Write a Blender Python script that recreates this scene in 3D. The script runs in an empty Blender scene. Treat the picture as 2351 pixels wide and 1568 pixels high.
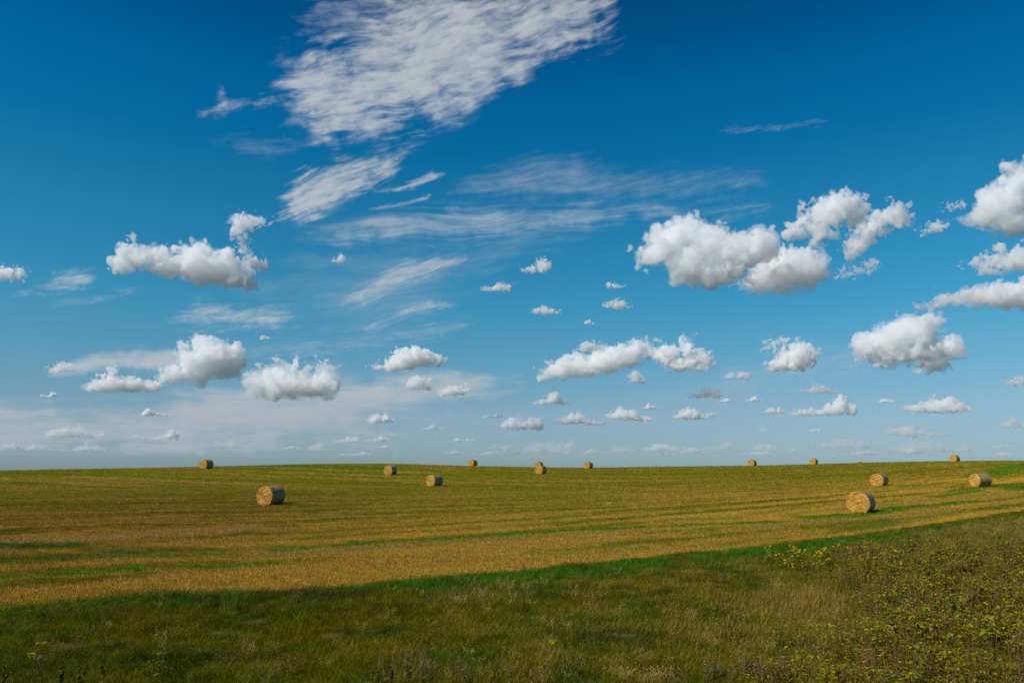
import bpy, math, random
import numpy as np
from mathutils import Vector

# ------------------------------------------------------------------ camera, light, exposure
scene = bpy.context.scene
col = scene.collection
EYE = 3.5                                   # the viewer stands on the road bank, 3.5 m above the verge
cam_data = bpy.data.cameras.new('camera')
cam_data.sensor_width = 36.0
cam_data.lens = 36.0 * 1845.0 / 2351.0      # about 65 degrees across
cam_data.clip_start = 0.1
cam_data.clip_end = 400000.0
cam = bpy.data.objects.new('camera', cam_data)
col.objects.link(cam)
cam.location = (0, 0, EYE)
cam.rotation_euler = (math.radians(90) + math.atan(301.0 / 1845.0), 0, 0)
scene.camera = cam

SUN_AZ, SUN_EL = -120.0, 43.0               # degrees clockwise from +Y, degrees up
world = bpy.data.worlds.new('World')
scene.world = world
world.use_nodes = True
world.cycles.sampling_method = 'NONE'
wn, wl = world.node_tree.nodes, world.node_tree.links
sky = wn.new('ShaderNodeTexSky')
sky.sky_type = 'NISHITA'
sky.sun_disc = False
sky.sun_elevation = math.radians(SUN_EL)
sky.sun_rotation = math.radians(SUN_AZ)
sky.altitude = 600
sky.air_density = 1.0
sky.dust_density = 0.6
sky.ozone_density = 1.0
# sky tint by elevation: deeper blue with height, dimmed overhead to cut fill light
tc = wn.new('ShaderNodeTexCoord'); sx = wn.new('ShaderNodeSeparateXYZ'); wl.new(tc.outputs['Generated'], sx.inputs[0])
ramp = wn.new('ShaderNodeValToRGB'); cr = ramp.color_ramp; cr.interpolation = 'CARDINAL'
STOPS = [(0.0, (.44, .66, .98)), (.055, (.51, .73, .97)), (.099, (.49, .80, .96)), (.194, (.25, .92, 1.08)), (.349, (.06, .84, 1.12)),
         (.455, (.0, .70, 1.10)), (.54, (.0, .47, .82)), (.70, (.12, .34, .52)), (1.0, (.25, .40, .50))]
while len(cr.elements) < len(STOPS): cr.elements.new(.5)
for e, (p, c) in zip(cr.elements, STOPS):
    e.position = p; e.color = (*[v / 1.18 for v in c], 1)
wl.new(sx.outputs['Z'], ramp.inputs[0])
tint = wn.new('ShaderNodeMix'); tint.data_type = 'RGBA'; tint.blend_type = 'MULTIPLY'
tint.inputs[0].default_value = 1.0
wl.new(sky.outputs[0], tint.inputs[6]); wl.new(ramp.outputs[0], tint.inputs[7])
wl.new(tint.outputs[2], wn['Background'].inputs[0])
wn['Background'].inputs[1].default_value = 0.10

sd = bpy.data.lights.new('sun', 'SUN')
sd.energy = 4.8
sd.angle = math.radians(0.53)
sd.color = (1.0, 0.955, 0.885)
sun = bpy.data.objects.new('sun', sd)
col.objects.link(sun)
sv = Vector((math.sin(math.radians(SUN_AZ)) * math.cos(math.radians(SUN_EL)),
             math.cos(math.radians(SUN_AZ)) * math.cos(math.radians(SUN_EL)), math.sin(math.radians(SUN_EL))))
sun.rotation_euler = sv.to_track_quat('Z', 'Y').to_euler()
sun.location = (0, 0, 60)

vs = scene.view_settings
scene.display_settings.display_device = 'sRGB'
vs.view_transform = 'Standard'
vs.look = 'None'
vs.exposure = 0.0
vs.gamma = 1.0
cy = scene.cycles
cy.max_bounces = 20
cy.diffuse_bounces = 3
cy.glossy_bounces = 2
cy.transmission_bounces = 4
cy.volume_bounces = 16
cy.transparent_max_bounces = 64
cy.use_denoising = True
cy.denoising_input_passes = 'RGB_ALBEDO_NORMAL'
cy.denoising_prefilter = 'NONE'

# ------------------------------------------------------------------ survey tables (metres east/north of the viewer; degrees/100 for the sky)
TERRAIN = [(-18.5,62.8,1.12,1.0),(-47.5,126.3,4.10,1.0),(-18.6,124.2,3.15,1.0),(-9.6,101.4,1.81,1.0),(-8.3,170.4,4.70,1.0),(6.1,184.4,4.41,1.0),(5.0,141.2,3.29,1.0),(16.4,175.1,4.27,1.0),(53.4,180.6,4.86,1.0),(41.6,92.4,2.00,1.0),(50.5,87.9,2.07,1.0),(23.6,55.5,0.93,1.0),(-79.9,127.0,3.70,2.0),(-99.8,158.7,2.15,0.6),(-127.8,203.2,-0.68,0.6),(-175.7,279.3,-5.06,0.6),(-67.1,128.5,3.98,2.0),(-83.9,160.7,2.49,0.6),(-107.4,205.7,-0.24,0.6),(-147.6,282.8,-4.45,0.6),(-49.5,131.0,4.26,2.0),(-61.8,163.7,2.85,0.6),(-79.2,209.5,0.22,0.6),(-108.8,288.1,-3.83,0.6),(-44.2,143.3,4.75,2.0),(-55.2,179.2,3.46,0.6),(-70.7,229.3,1.00,0.6),(-97.2,315.4,-2.75,0.6),(-31.6,156.9,5.16,2.0),(-39.5,196.1,3.97,0.6),(-50.5,251.0,1.65,0.6),(-69.4,345.1,-1.85,0.6),(-21.0,166.7,5.17,2.0),(-26.3,208.3,3.99,0.6),(-33.7,266.7,1.68,0.6),(-46.3,366.7,-1.82,0.6),(-8.6,177.8,4.86,2.0),(-10.8,222.2,3.60,0.6),(-13.8,284.5,1.18,0.6),(-19.0,391.1,-2.50,0.6),(5.3,181.9,4.75,2.0),(6.6,227.4,3.46,0.6),(8.5,291.1,1.00,0.6),(11.7,400.2,-2.75,0.6),(32.5,187.2,4.79,2.0),(40.7,234.0,3.51,0.6),(52.0,299.5,1.06,0.6),(71.6,411.8,-2.67,0.6),(52.7,187.7,4.99,2.0),(65.9,234.7,3.76,0.6),(84.4,300.4,1.38,0.6),(116.0,413.0,-2.23,0.6),(73.8,190.2,5.41,2.0),(92.3,237.7,4.29,0.6),(118.1,304.3,2.06,0.6),(162.4,418.4,-1.30,0.6),(83.7,189.3,5.75,2.0),(104.6,236.7,4.72,0.6),(133.9,302.9,2.61,0.6),(184.1,416.5,-0.54,0.6),(98.9,181.8,5.95,2.0),(123.6,227.3,4.97,0.6),(158.2,291.0,2.93,0.6),(217.6,400.1,-0.10,0.6),(112.0,177.7,6.04,2.0),(140.0,222.1,5.07,0.6),(179.2,284.3,3.06,0.6),(246.3,390.8,0.08,0.6),(-3.1,2.6,0.00,0.5),(-9.2,7.7,0.00,0.5),(-16.9,14.1,0.00,0.5),(-26.0,21.9,0.12,0.5),(-35.2,29.6,0.45,0.5),(-2.6,3.1,0.00,0.5),(-7.7,9.2,0.00,0.5),(-14.1,16.9,0.00,0.5),(-21.9,26.0,0.12,0.5),(-29.6,35.2,0.45,0.5),(-2.0,3.5,0.00,0.5),(-6.0,10.4,0.00,0.5),(-11.0,19.1,0.00,0.5),(-17.0,29.4,0.12,0.5),(-23.0,39.8,0.45,0.5),(-1.4,3.8,0.00,0.5),(-4.1,11.3,0.00,0.5),(-7.5,20.7,0.00,0.5),(-11.6,31.9,0.12,0.5),(-15.7,43.2,0.45,0.5),(-0.7,3.9,0.00,0.5),(-2.1,11.8,0.00,0.5),(-3.8,21.7,0.00,0.5),(-5.9,33.5,0.12,0.5),(-8.0,45.3,0.45,0.5),(0.0,4.0,0.00,0.5),(0.0,12.0,0.00,0.5),(0.0,22.0,0.00,0.5),(0.0,34.0,0.12,0.5),(0.0,46.0,0.45,0.5),(0.7,3.9,0.00,0.5),(2.1,11.8,0.00,0.5),(3.8,21.7,0.00,0.5),(5.9,33.5,0.12,0.5),(8.0,45.3,0.45,0.5),(1.4,3.8,0.00,0.5),(4.1,11.3,0.00,0.5),(7.5,20.7,0.00,0.5),(11.6,31.9,0.12,0.5),(15.7,43.2,0.45,0.5),(2.0,3.5,0.00,0.5),(6.0,10.4,0.00,0.5),(11.0,19.1,0.00,0.5),(17.0,29.4,0.12,0.5),(23.0,39.8,0.45,0.5),(2.6,3.1,0.00,0.5),(7.7,9.2,0.00,0.5),(14.1,16.9,0.00,0.5),(21.9,26.0,0.12,0.5),(29.6,35.2,0.45,0.5),(3.1,2.6,0.00,0.5),(9.2,7.7,0.00,0.5),(16.9,14.1,0.00,0.5),(26.0,21.9,0.12,0.5),(35.2,29.6,0.45,0.5),(-58.0,15.5,0.40,0.4),(-96.6,25.9,1.00,0.4),(-154.5,41.4,2.00,0.4),(-289.8,77.6,-1.00,0.4),(-434.7,116.5,-6.00,0.4),(-52.0,30.0,0.40,0.4),(-86.6,50.0,1.00,0.4),(-138.6,80.0,2.00,0.4),(-259.8,150.0,-1.00,0.4),(-389.7,225.0,-6.00,0.4),(52.0,30.0,0.40,0.4),(86.6,50.0,1.00,0.4),(138.6,80.0,2.00,0.4),(259.8,150.0,-1.00,0.4),(389.7,225.0,-6.00,0.4),(58.0,15.5,0.40,0.4),(96.6,25.9,1.00,0.4),(154.5,41.4,2.00,0.4),(289.8,77.6,-1.00,0.4),(434.7,116.5,-6.00,0.4)]
BALES = {1:(-18.50,62.85),2:(-47.49,126.31),3:(-18.55,124.19),4:(-9.64,101.36),5:(-8.27,170.39),6:(6.10,184.41),7:(5.02,141.18),8:(16.44,175.13),9:(53.40,180.63),10:(70.90,190.89),11:(93.94,219.76),12:(94.10,172.56),13:(41.62,92.42),14:(50.47,87.90),15:(23.61,55.46)}
EDGE = [(-13.5,22.0),(-12.1,23.2),(-10.4,24.3),(-7.7,24.9),(-5.4,26.5),(-3.5,27.1),(-1.6,28.4),(0.5,29.8),(2.3,31.3),(4.2,32.5),(7.1,34.7),(9.8,36.3),(12.1,38.0),(15.1,40.3),(18.2,42.1),(22.0,45.0),(26.7,48.9),(34.6,55.4)]
PATCHES = [('g',0.50,1.0,[(-10.1,35.8),(-7.4,37.6),(-4.7,39.5),(-1.2,41.5),(1.7,43.7),(5.4,45.7),(9.3,46.9),(16.3,49.3)]),
('g',0.45,1.0,[(-16.7,27.0),(-15.2,28.2),(-13.1,29.5),(-10.3,30.5),(-9.1,31.1)]),
('g',0.35,0.6,[(-16.0,26.0),(-14.8,26.8)]),
('d',1.30,1.0,[(-23.7,36.4),(-20.0,36.3)]),
('d',1.10,0.5,[(-20.0,36.2),(-16.2,35.1),(-14.1,35.5)]),
('g',0.35,0.6,[(-0.6,33.8),(3.3,34.8),(7.7,37.6)]),
('g',0.40,0.6,[(7.1,43.0),(9.2,44.3),(11.4,45.5)]),
('g',0.40,0.7,[(10.4,50.2),(14.3,51.4)]),
('g',0.40,0.7,[(12.9,47.4),(15.4,48.2)]),
('g',0.90,1.0,[(17.9,51.5),(19.8,52.4),(22.8,53.6),(25.5,56.3),(28.4,59.0),(32.8,61.9),(36.1,64.7)]),
('g',0.60,0.8,[(30.3,66.1),(31.4,65.9)]),
('g',0.90,0.9,[(37.3,72.0),(40.5,74.9),(46.2,80.6)]),
('g',3.00,0.9,[(94.0,149.2),(79.5,130.4),(64.9,110.9)]),
('g',1.20,0.8,[(54.2,90.6),(50.9,81.2)]),
('g',0.80,0.8,[(43.6,94.5),(44.6,91.7)]),
('g',4.00,0.6,[(88.5,154.8),(94.0,149.2)]),
('g',1.80,0.8,[(-45.9,126.6),(-35.9,125.2),(-26.3,125.4),(-17.1,128.0),(-9.7,127.6)]),
('g',1.40,0.8,[(-67.9,107.9),(-56.1,105.2),(-47.7,104.4),(-39.2,101.9),(-30.4,99.7)]),
('g',0.90,0.7,[(-56.0,89.1),(-50.3,86.8)]),
('g',3.00,0.8,[(-37.2,139.0),(-28.3,135.1),(-20.5,139.0)]),
('g',0.60,0.6,[(-18.0,105.1),(-13.1,102.6)]),
('g',0.60,0.5,[(-18.3,31.2),(-15.8,32.7),(-12.0,34.7)]),
('t',0.90,0.8,[(-57.9,92.2),(-51.4,91.0),(-44.8,87.1),(-38.7,85.8)]),
('t',0.90,0.9,[(-54.5,99.8),(-44.6,97.6),(-36.5,95.5),(-29.3,93.4)]),
('t',0.90,0.8,[(-23.3,111.2),(-12.9,112.9),(-9.5,113.3),(-0.0,107.1),(11.3,99.6),(18.8,89.9)]),
('t',0.90,0.8,[(-43.4,120.0),(-34.2,119.4),(-25.2,120.6),(-13.8,121.1),(-9.3,122.1)]),
('p',1.80,0.9,[(-21.3,39.3),(-18.9,40.9),(-17.0,42.6),(-15.0,45.2)]),
('p',0.90,0.5,[(-23.7,38.2),(-21.1,38.9)]),
('p',0.70,0.7,[(-10.4,34.2),(-7.1,36.0),(-1.6,39.4),(5.2,43.6),(7.7,44.6)]),
('t',2.00,0.6,[(-16.9,130.3),(-13.9,132.2)]),
('t',0.90,0.8,[(28.8,63.5),(37.0,67.5),(49.1,78.4)]),
('t',0.60,0.8,[(21.8,56.8),(25.4,58.0)]),
('t',0.70,0.7,[(12.6,45.4),(18.8,49.0),(25.8,52.5),(41.5,66.3)]),
('o',1.30,0.9,[(-11.3,27.1),(-7.3,29.2),(-3.3,32.0),(-1.3,33.4)]),
('o',1.00,0.8,[(-3.2,34.8),(0.5,38.1),(4.8,40.3),(8.2,41.7)]),
('o',0.80,0.7,[(-0.4,31.2),(4.1,34.5),(10.9,39.5),(16.7,43.6)]),
('o',0.60,0.6,[(-14.4,24.7),(-12.0,26.1),(-10.5,26.6)]),
('x',0.80,1.0,[(-6.8,23.6),(-5.7,23.8),(-4.7,23.2)])]
BARE = [(-6.1,19.8),(-6.3,18.6),(-9.2,17.3),(-8.4,17.6),(2.4,18.5),(-3.8,18.1)]
CUMULUS = {'1':[(-2642,1332,82,78),(-2597,1421,65,69),(-2529,1386,79,78),(-2434,1354,80,70),(-2340,1364,94,85),(-2232,1388,109,108),(-2148,1368,138,132),(-2035,1348,126,116),(-1933,1304,99,79),(-1859,1260,51,35),(-2372,1432,48,40),(-2196,1478,55,51)],
'2':[(-1910,1674,81,52),(-1950,1618,51,46),(-1824,1687,58,29),(-1899,1564,32,64),(-1894,1483,32,58),(-1845,1422,52,44),(-1780,1398,43,41)],
'3':[(-3287,1191,68,44),(-3220,1208,46,37),(-3365,1176,66,52)],
'4':[(-2961,634,47,30),(-2914,653,38,27),(-3000,620,28,19)],
'5':[(-2159,868,35,46),(-2115,819,68,72),(-2248,768,67,63),(-2178,728,108,92),(-2058,778,110,99),(-1962,797,78,76),(-1903,741,62,65),(-1997,679,124,64),(-2293,637,80,57),(-2344,611,53,34),(-2145,637,81,58)],
'6':[(-2711,546,69,39),(-2625,564,75,55),(-2535,555,76,50),(-2432,551,62,39),(-2650,641,35,44),(-2784,529,44,22)],
'7':[(-1768,599,85,77),(-1685,646,80,83),(-1601,694,75,66),(-1625,589,129,83),(-1480,593,131,84),(-1349,612,103,96),(-1322,673,59,72),(-1564,522,115,30),(-1274,583,53,66)],
'8':[(-841,751,77,43),(-765,792,92,68),(-689,824,77,62),(-611,795,81,46),(-549,796,50,31),(-947,730,55,21)],
'9':[(-715,618,55,43),(-654,625,68,46),(-592,601,43,28)],
'10':[(-483,556,56,28),(-421,571,68,34),(-359,566,37,25),(-319,609,22,28)],
'11':[(264,696,87,34),(374,745,94,68),(483,775,75,56),(529,734,124,74),(669,778,124,86),(793,813,117,80),(917,851,86,61),(964,880,43,43)],
'12':[(578,885,87,34),(531,873,44,25)],
'13':[(1099,831,97,61),(1236,872,48,73),(1308,779,104,48),(1187,737,105,43),(1351,738,59,36),(1038,817,46,37)],
'14':[(997,1505,93,61),(1123,1589,139,120),(1264,1641,153,119),(1398,1573,166,134),(1545,1489,178,133),(1302,1429,182,114),(1450,1367,179,78),(1694,1493,132,103),(1814,1557,102,105),(1207,1338,76,36),(934,1477,37,36)],
'15':[(1801,1308,159,82),(1919,1364,171,134),(2032,1349,140,122),(2130,1355,83,92),(1682,1257,87,30),(1883,1228,142,29)],
'16':[(2307,1737,137,95),(2193,1693,111,85),(2398,1655,67,78),(2105,1631,79,63),(2005,1612,62,58),(2213,1568,83,34),(2126,1514,50,40)],
'17':[(2651,1650,67,60),(2569,1620,73,61),(2472,1562,80,67),(2386,1487,70,73),(2355,1433,54,51),(2686,1604,36,44)],
'18':[(2401,1309,88,31),(2305,1290,49,20),(2470,1345,42,34)],
'19':[(1887,766,62,65),(2000,781,94,76),(1857,720,73,35),(1968,715,83,35),(1864,870,40,24),(1785,874,26,24)],
'20':[(2435,828,110,99),(2566,848,128,112),(2698,908,138,94),(2743,849,99,83),(2585,748,152,61),(2711,754,124,55),(2799,927,49,60),(2367,804,53,63),(2529,687,102,28)],
'21':[(2834,746,88,66),(2910,781,62,76),(2943,738,38,49),(2792,680,86,49),(2777,639,86,19)],
'22':[(3242,1614,138,119),(3343,1701,102,140),(3167,1561,105,68),(3301,1499,136,72),(3071,1557,60,32),(3418,1764,89,101)],
'23':[(3116,1256,105,45),(3235,1277,114,71),(3348,1262,111,78)],
'24':[(2932,1061,121,38),(3077,1072,105,61),(3217,1070,114,84),(3330,1062,111,93),(2808,1048,62,19)],
'25':[(2872,1532,69,32),(2993,1649,44,19),(2806,1500,23,19)],
's0':[(2666,402,35,26),(2710,405,28,37),(2709,426,17,22),(2757,414,35,46),(2764,440,21,28),(2791,411,40,43),(2799,434,24,26),(2827,408,33,43),(2838,432,20,26),(2870,414,41,51),(2864,443,24,30),(2918,396,39,30),(2958,391,28,24),(2622,404,43,19)],
's1':[(1931,394,51,18),(1998,392,35,20),(2046,392,37,21),(2099,397,52,22),(2161,408,44,40),(2218,434,50,64),(2224,465,30,39),(2287,407,37,39),(2288,422,22,23)],
's2':[(2026,535,20,15),(2058,543,22,25),(2054,557,13,15),(2076,550,24,31),(2074,565,15,19),(2112,546,24,30),(2112,562,14,18),(2138,541,23,23),(2132,551,14,14),(2165,531,19,15),(2185,529,23,13),(1999,536,27,12)],
's3':[(1259,525,24,12),(1299,528,35,15),(1349,547,30,36),(1350,564,18,22),(1373,544,30,36),(1383,563,18,22),(1421,538,28,31),(1415,554,17,19),(1443,525,35,15)],
's4':[(189,489,38,13),(228,495,38,19),(284,515,36,42),(285,540,22,25),(313,523,37,44),(317,544,22,26),(371,496,37,18)],
's5':[(-46,332,35,34),(-54,350,21,20),(5,345,36,43),(0,364,22,26),(31,342,36,42),(40,362,21,25),(89,331,34,31),(146,341,45,44),(148,366,27,26),(188,331,41,34),(193,350,25,20)],
's6':[(391,363,41,28),(428,378,35,42),(419,398,21,25),(464,378,37,44),(474,401,22,26),(522,359,37,24),(568,348,31,15),(602,349,31,16),(637,348,35,14),(346,367,43,17)],
's7':[(713,389,33,26),(759,405,36,43),(767,429,22,26),(803,399,38,36),(803,417,23,22),(846,398,36,38),(848,420,22,23),(886,384,27,25),(930,374,37,14),(951,374,37,14),(689,396,38,15)],
's8':[(942,445,17,7),(964,458,19,19),(964,468,11,12),(991,453,20,13),(1012,444,14,6)],
's9':[(1162,379,31,17),(1199,396,36,29),(1200,407,21,17),(1233,403,32,39),(1238,423,19,23),(1283,396,35,33),(1281,414,21,20),(1325,381,27,16),(1348,376,32,14),(1387,392,34,14)],
's10':[(2535,257,36,27),(2568,265,26,35),(2565,281,16,21),(2599,261,35,35),(2599,280,21,21),(2636,258,29,34),(2631,278,17,20),(2683,251,24,22),(2725,238,28,15),(2747,237,23,14),(2790,236,31,13),(2827,235,27,11),(2500,253,35,15)],
's11':[(3220,527,16,17),(3241,540,23,32),(3238,557,14,19),(3256,537,22,31),(3264,553,13,18),(3285,521,17,16),(3195,536,28,13)],
's12':[(1631,486,13,6),(1650,485,16,7),(1668,494,12,13),(1672,499,7,8),(1684,495,14,18),(1688,506,9,11),(1701,488,14,9),(1720,484,15,5)],
's13':[(1774,413,16,18),(1775,421,10,11),(1795,413,18,20),(1791,424,11,12),(1810,406,13,11),(1837,415,17,21),(1841,426,10,13),(1859,405,16,13),(1755,405,19,8)],
's14':[(1451,483,13,4),(1467,486,13,9),(1482,489,10,13),(1482,497,6,8),(1497,489,13,12),(1497,496,8,7),(1508,491,11,13),(1508,497,6,8)],
's15':[(35,146,36,18),(96,152,35,25),(153,174,39,44),(142,193,23,27),(182,174,44,52),(184,204,26,31),(257,166,37,44),(248,191,22,26),(306,152,47,31),(340,157,38,35),(335,178,23,21),(396,168,39,47),(407,196,24,28),(441,169,38,44),(432,191,23,26),(-2,150,48,19)],
's16':[(843,157,30,8),(884,159,37,9),(940,161,35,13),(993,165,32,17),(1024,172,44,24),(1015,185,26,14),(1074,171,31,23),(1075,183,19,14),(1127,163,42,17),(1120,173,25,10),(1177,160,31,12),(1227,159,39,10)],
's17':[(1357,161,24,9),(1391,161,20,10),(1414,159,18,11),(1442,166,20,18),(1478,173,21,26),(1474,188,13,16),(1501,177,27,27),(1498,191,16,16),(1531,164,21,18),(1561,159,24,13),(1589,156,24,8)],
's18':[(1680,164,21,17),(1684,172,13,10),(1709,170,26,23),(1703,181,16,14),(1735,170,17,21),(1731,179,10,13),(1760,169,25,23),(1756,181,15,14),(1783,164,22,18),(1787,173,13,11),(1810,160,19,12),(1846,155,23,9),(1864,152,21,8),(1892,154,23,6),(1918,160,21,9)],
's19':[(1998,167,29,10),(2041,166,35,10),(2075,168,35,12),(2140,178,45,21),(2193,188,39,33),(2201,204,24,20),(2227,188,39,33),(2223,205,24,20),(2267,182,34,28),(2273,196,20,17),(2328,180,43,27),(2334,195,26,16),(2359,180,38,24)],
's20':[(2546,147,39,20),(2578,150,31,26),(2582,164,18,16),(2631,167,34,42),(2625,190,20,25),(2667,158,35,33),(2677,175,21,20),(2699,161,28,35),(2707,178,17,21),(2739,162,35,39),(2731,184,21,23),(2786,156,36,31),(2786,170,22,18),(2823,141,37,19),(2859,135,37,14),(2506,149,34,15)],
's21':[(-2970,232,26,19),(-2948,240,28,25),(-2951,249,17,15),(-2904,245,29,33),(-2902,264,17,20),(-2872,238,20,26),(-2878,253,12,16),(-2852,238,26,26),(-2849,253,16,16),(-2811,250,28,34),(-2805,267,17,20),(-2774,236,30,23),(-2755,231,22,15),(-2717,227,28,12),(-2691,238,29,13)],
's22':[(-2467,217,16,8),(-2449,222,21,10),(-2416,221,24,8),(-2389,218,20,9),(-2359,222,24,12),(-2343,224,26,14),(-2312,233,26,22),(-2309,245,16,13),(-2289,245,25,32),(-2294,262,15,19),(-2251,239,20,25),(-2256,251,12,15),(-2496,227,25,11)],
's23':[(-2449,379,17,20),(-2445,391,10,12),(-2434,383,17,22),(-2430,395,10,13),(-2410,379,15,19),(-2414,390,9,11),(-2389,375,17,11),(-2370,370,16,8),(-2353,372,17,7),(-2334,372,12,7),(-2317,369,14,6),(-2291,370,14,6),(-2465,374,18,8)],
's24':[(-1991,184,19,24),(-1997,196,12,15),(-1972,181,19,21),(-1973,190,11,12),(-1950,173,17,15),(-1927,183,17,21),(-1932,192,10,13),(-1907,184,20,25),(-1910,198,12,15),(-1875,175,18,15),(-1861,172,16,10)],
's25':[(-993,360,30,20),(-964,369,32,32),(-959,388,19,19),(-920,361,31,19),(-890,372,27,32),(-893,389,16,19),(-852,362,31,13)],
's26':[(-626,305,14,6),(-607,305,17,8),(-596,308,12,9),(-573,317,14,17),(-574,324,8,10),(-556,318,17,20),(-556,329,10,12),(-537,309,14,11),(-523,308,12,8),(-504,311,18,7)],
's27':[(-1237,212,20,8),(-1209,213,17,7),(-1187,213,16,10),(-1168,215,19,12),(-1144,226,19,20),(-1149,235,11,12),(-1113,226,21,21),(-1112,237,12,13),(-1093,225,18,21),(-1092,237,11,13),(-1071,217,18,11)],
's28':[(-1028,219,14,5),(-1011,219,17,5),(-991,221,14,6),(-969,221,15,6),(-958,224,15,9),(-936,230,13,14),(-939,236,8,8),(-917,234,17,20),(-918,246,10,12),(-898,229,18,15),(-901,237,11,9),(-883,230,18,7)],
's29':[(-1391,165,23,19),(-1358,166,26,18),(-1365,174,15,11),(-1338,175,22,27),(-1343,188,13,16),(-1299,156,19,10)],
's30':[(-455,131,11,5),(-437,134,11,9),(-422,141,15,14),(-422,147,9,9),(-405,141,14,16),(-405,150,8,10),(-386,140,13,13),(-383,144,8,8),(-368,132,15,8),(-350,131,16,5),(-333,132,14,5),(-468,140,17,7)],
's31':[(-924,173,11,6),(-910,176,9,9),(-896,180,14,14),(-896,187,8,8),(-882,177,10,11),(-880,183,6,7),(-864,172,10,5),(-848,170,14,4),(-937,177,13,5)],
's32':[(-2901,135,16,8),(-2875,135,15,7),(-2851,137,18,9),(-2820,144,23,14),(-2800,145,23,19),(-2801,156,14,11),(-2773,154,19,25),(-2771,167,11,15),(-2743,147,24,19),(-2739,158,14,12),(-2718,149,23,20),(-2721,158,14,12),(-2691,143,22,14)],
's33':[(2399,185,9,3),(2409,186,7,3),(2422,186,8,5),(2433,188,7,7),(2435,192,4,4),(2445,191,9,11),(2443,198,5,7),(2458,189,9,9),(2456,194,5,5),(2467,188,10,7),(2479,184,9,5),(2488,183,8,4),(2498,189,9,4)],
's34':[(3052,151,15,5),(3077,152,15,6),(3093,154,16,8),(3107,154,13,11),(3106,161,8,7),(3124,157,11,13),(3123,164,6,8),(3147,157,11,12),(3150,162,7,7),(3163,151,13,8),(3178,149,13,5),(3198,149,14,5)],
's35':[(2006,272,11,4),(2017,272,9,5),(2031,276,8,9),(2033,281,5,6),(2041,276,10,10),(2039,282,6,6),(2052,276,8,10),(2051,282,5,6),(2063,277,11,10),(2062,281,7,6),(2080,275,8,10),(2079,281,5,6),(2090,276,9,10),(2090,281,6,6),(2104,271,9,6),(2111,276,11,5)],
's36':[(3161,286,18,23),(3189,297,27,37),(3194,319,16,22),(3217,277,25,14),(3243,273,18,12),(3139,281,30,14)],
's37':[(1693,285,8,6),(1704,289,9,12),(1702,295,6,7),(1714,288,8,10),(1713,293,5,6),(1727,286,7,9),(1726,291,4,6),(1737,289,9,11),(1738,294,5,6),(1747,284,9,7),(1754,284,10,4)],
's38':[(112,1433,38,17),(154,1432,29,19),(210,1463,42,48),(213,1486,25,29),(240,1457,41,47),(230,1485,25,28)],
's39':[(703,1318,19,20),(698,1328,12,12),(736,1312,20,15),(764,1305,24,9),(795,1301,21,7)],
's40':[(735,1167,21,20),(762,1181,33,39),(756,1202,20,23),(802,1171,26,30),(834,1155,25,14),(707,1178,49,19)],
's41':[(183,1141,23,19),(226,1146,24,28),(227,1162,14,17),(245,1149,23,27),(239,1161,14,16),(278,1137,24,18),(321,1130,23,11),(163,1135,28,11)],
's42':[(-1285,1461,13,11),(-1259,1465,19,15),(-1236,1481,26,31),(-1232,1497,16,18),(-1221,1476,18,22)],
's43':[(-1758,907,9,8),(-1746,913,13,16),(-1745,921,8,9),(-1737,912,10,12),(-1738,917,6,7),(-1724,905,6,6),(-1713,910,14,6)],
's44':[(530,1053,12,9),(540,1057,12,14),(539,1065,7,8),(559,1057,14,13),(557,1064,9,8),(580,1048,16,5)],
's45':[(-162,1291,23,9),(-131,1298,30,17),(-97,1310,31,29),(-96,1326,18,17),(-61,1310,25,29),(-61,1326,15,17),(-27,1305,22,22),(-26,1316,13,13),(-192,1302,29,11)],
's46':[(-181,389,12,6),(-162,389,13,6),(-144,389,12,5),(-120,397,13,13),(-110,398,17,15),(-106,406,10,9),(-84,398,11,13),(-193,392,17,7)],
's47':[(2454,452,10,5),(2471,457,11,11),(2470,462,7,6),(2482,460,10,13),(2481,466,6,8),(2494,457,11,11),(2494,461,7,6),(2510,458,10,12),(2509,463,6,7),(2521,455,8,10),(2533,450,11,5),(2542,453,11,5)],
's48':[(-3025,464,9,5),(-3010,465,12,5),(-2997,467,12,6),(-2983,475,13,14),(-2984,483,8,9),(-2970,476,10,13),(-2972,482,6,8),(-3038,467,13,6)],
's49':[(1496,651,21,11),(1523,658,18,20),(1522,669,11,12),(1536,659,17,21),(1540,670,10,13),(1573,652,17,15),(1594,654,16,18),(1592,663,10,11),(1613,660,20,25),(1617,673,12,15),(1642,657,18,20),(1638,666,11,12)],
's50':[(866,663,34,40),(859,687,20,24),(883,667,34,41),(887,686,20,24),(907,654,26,31),(930,640,14,16)],
's51':[(-3225,150,9,12),(-3206,153,12,16),(-3206,163,7,10),(-3193,155,12,16),(-3197,162,7,10),(-3177,152,14,14),(-3177,159,8,8),(-3160,156,13,19),(-3161,167,8,11),(-3150,154,12,14),(-3150,160,7,9),(-3129,148,13,9),(-3121,146,10,7),(-3099,145,11,5)],
's52':[(-3082,142,14,12),(-3071,145,16,15),(-3068,152,10,9),(-3053,150,14,19),(-3050,159,8,12),(-3029,147,13,17),(-3028,157,8,11),(-3011,147,12,17),(-3013,156,7,10),(-2999,143,14,13),(-3002,149,8,8),(-2979,141,15,10),(-2956,135,16,5),(-2945,137,16,6),(-3099,140,14,7)],
's53':[(-1570,161,12,5),(-1556,163,11,6),(-1539,167,11,10),(-1537,171,6,6),(-1520,170,11,13),(-1517,176,6,8),(-1509,169,11,12),(-1508,174,7,7),(-1493,166,12,8),(-1476,162,15,6),(-1455,162,10,5),(-1442,162,13,5)],
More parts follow.
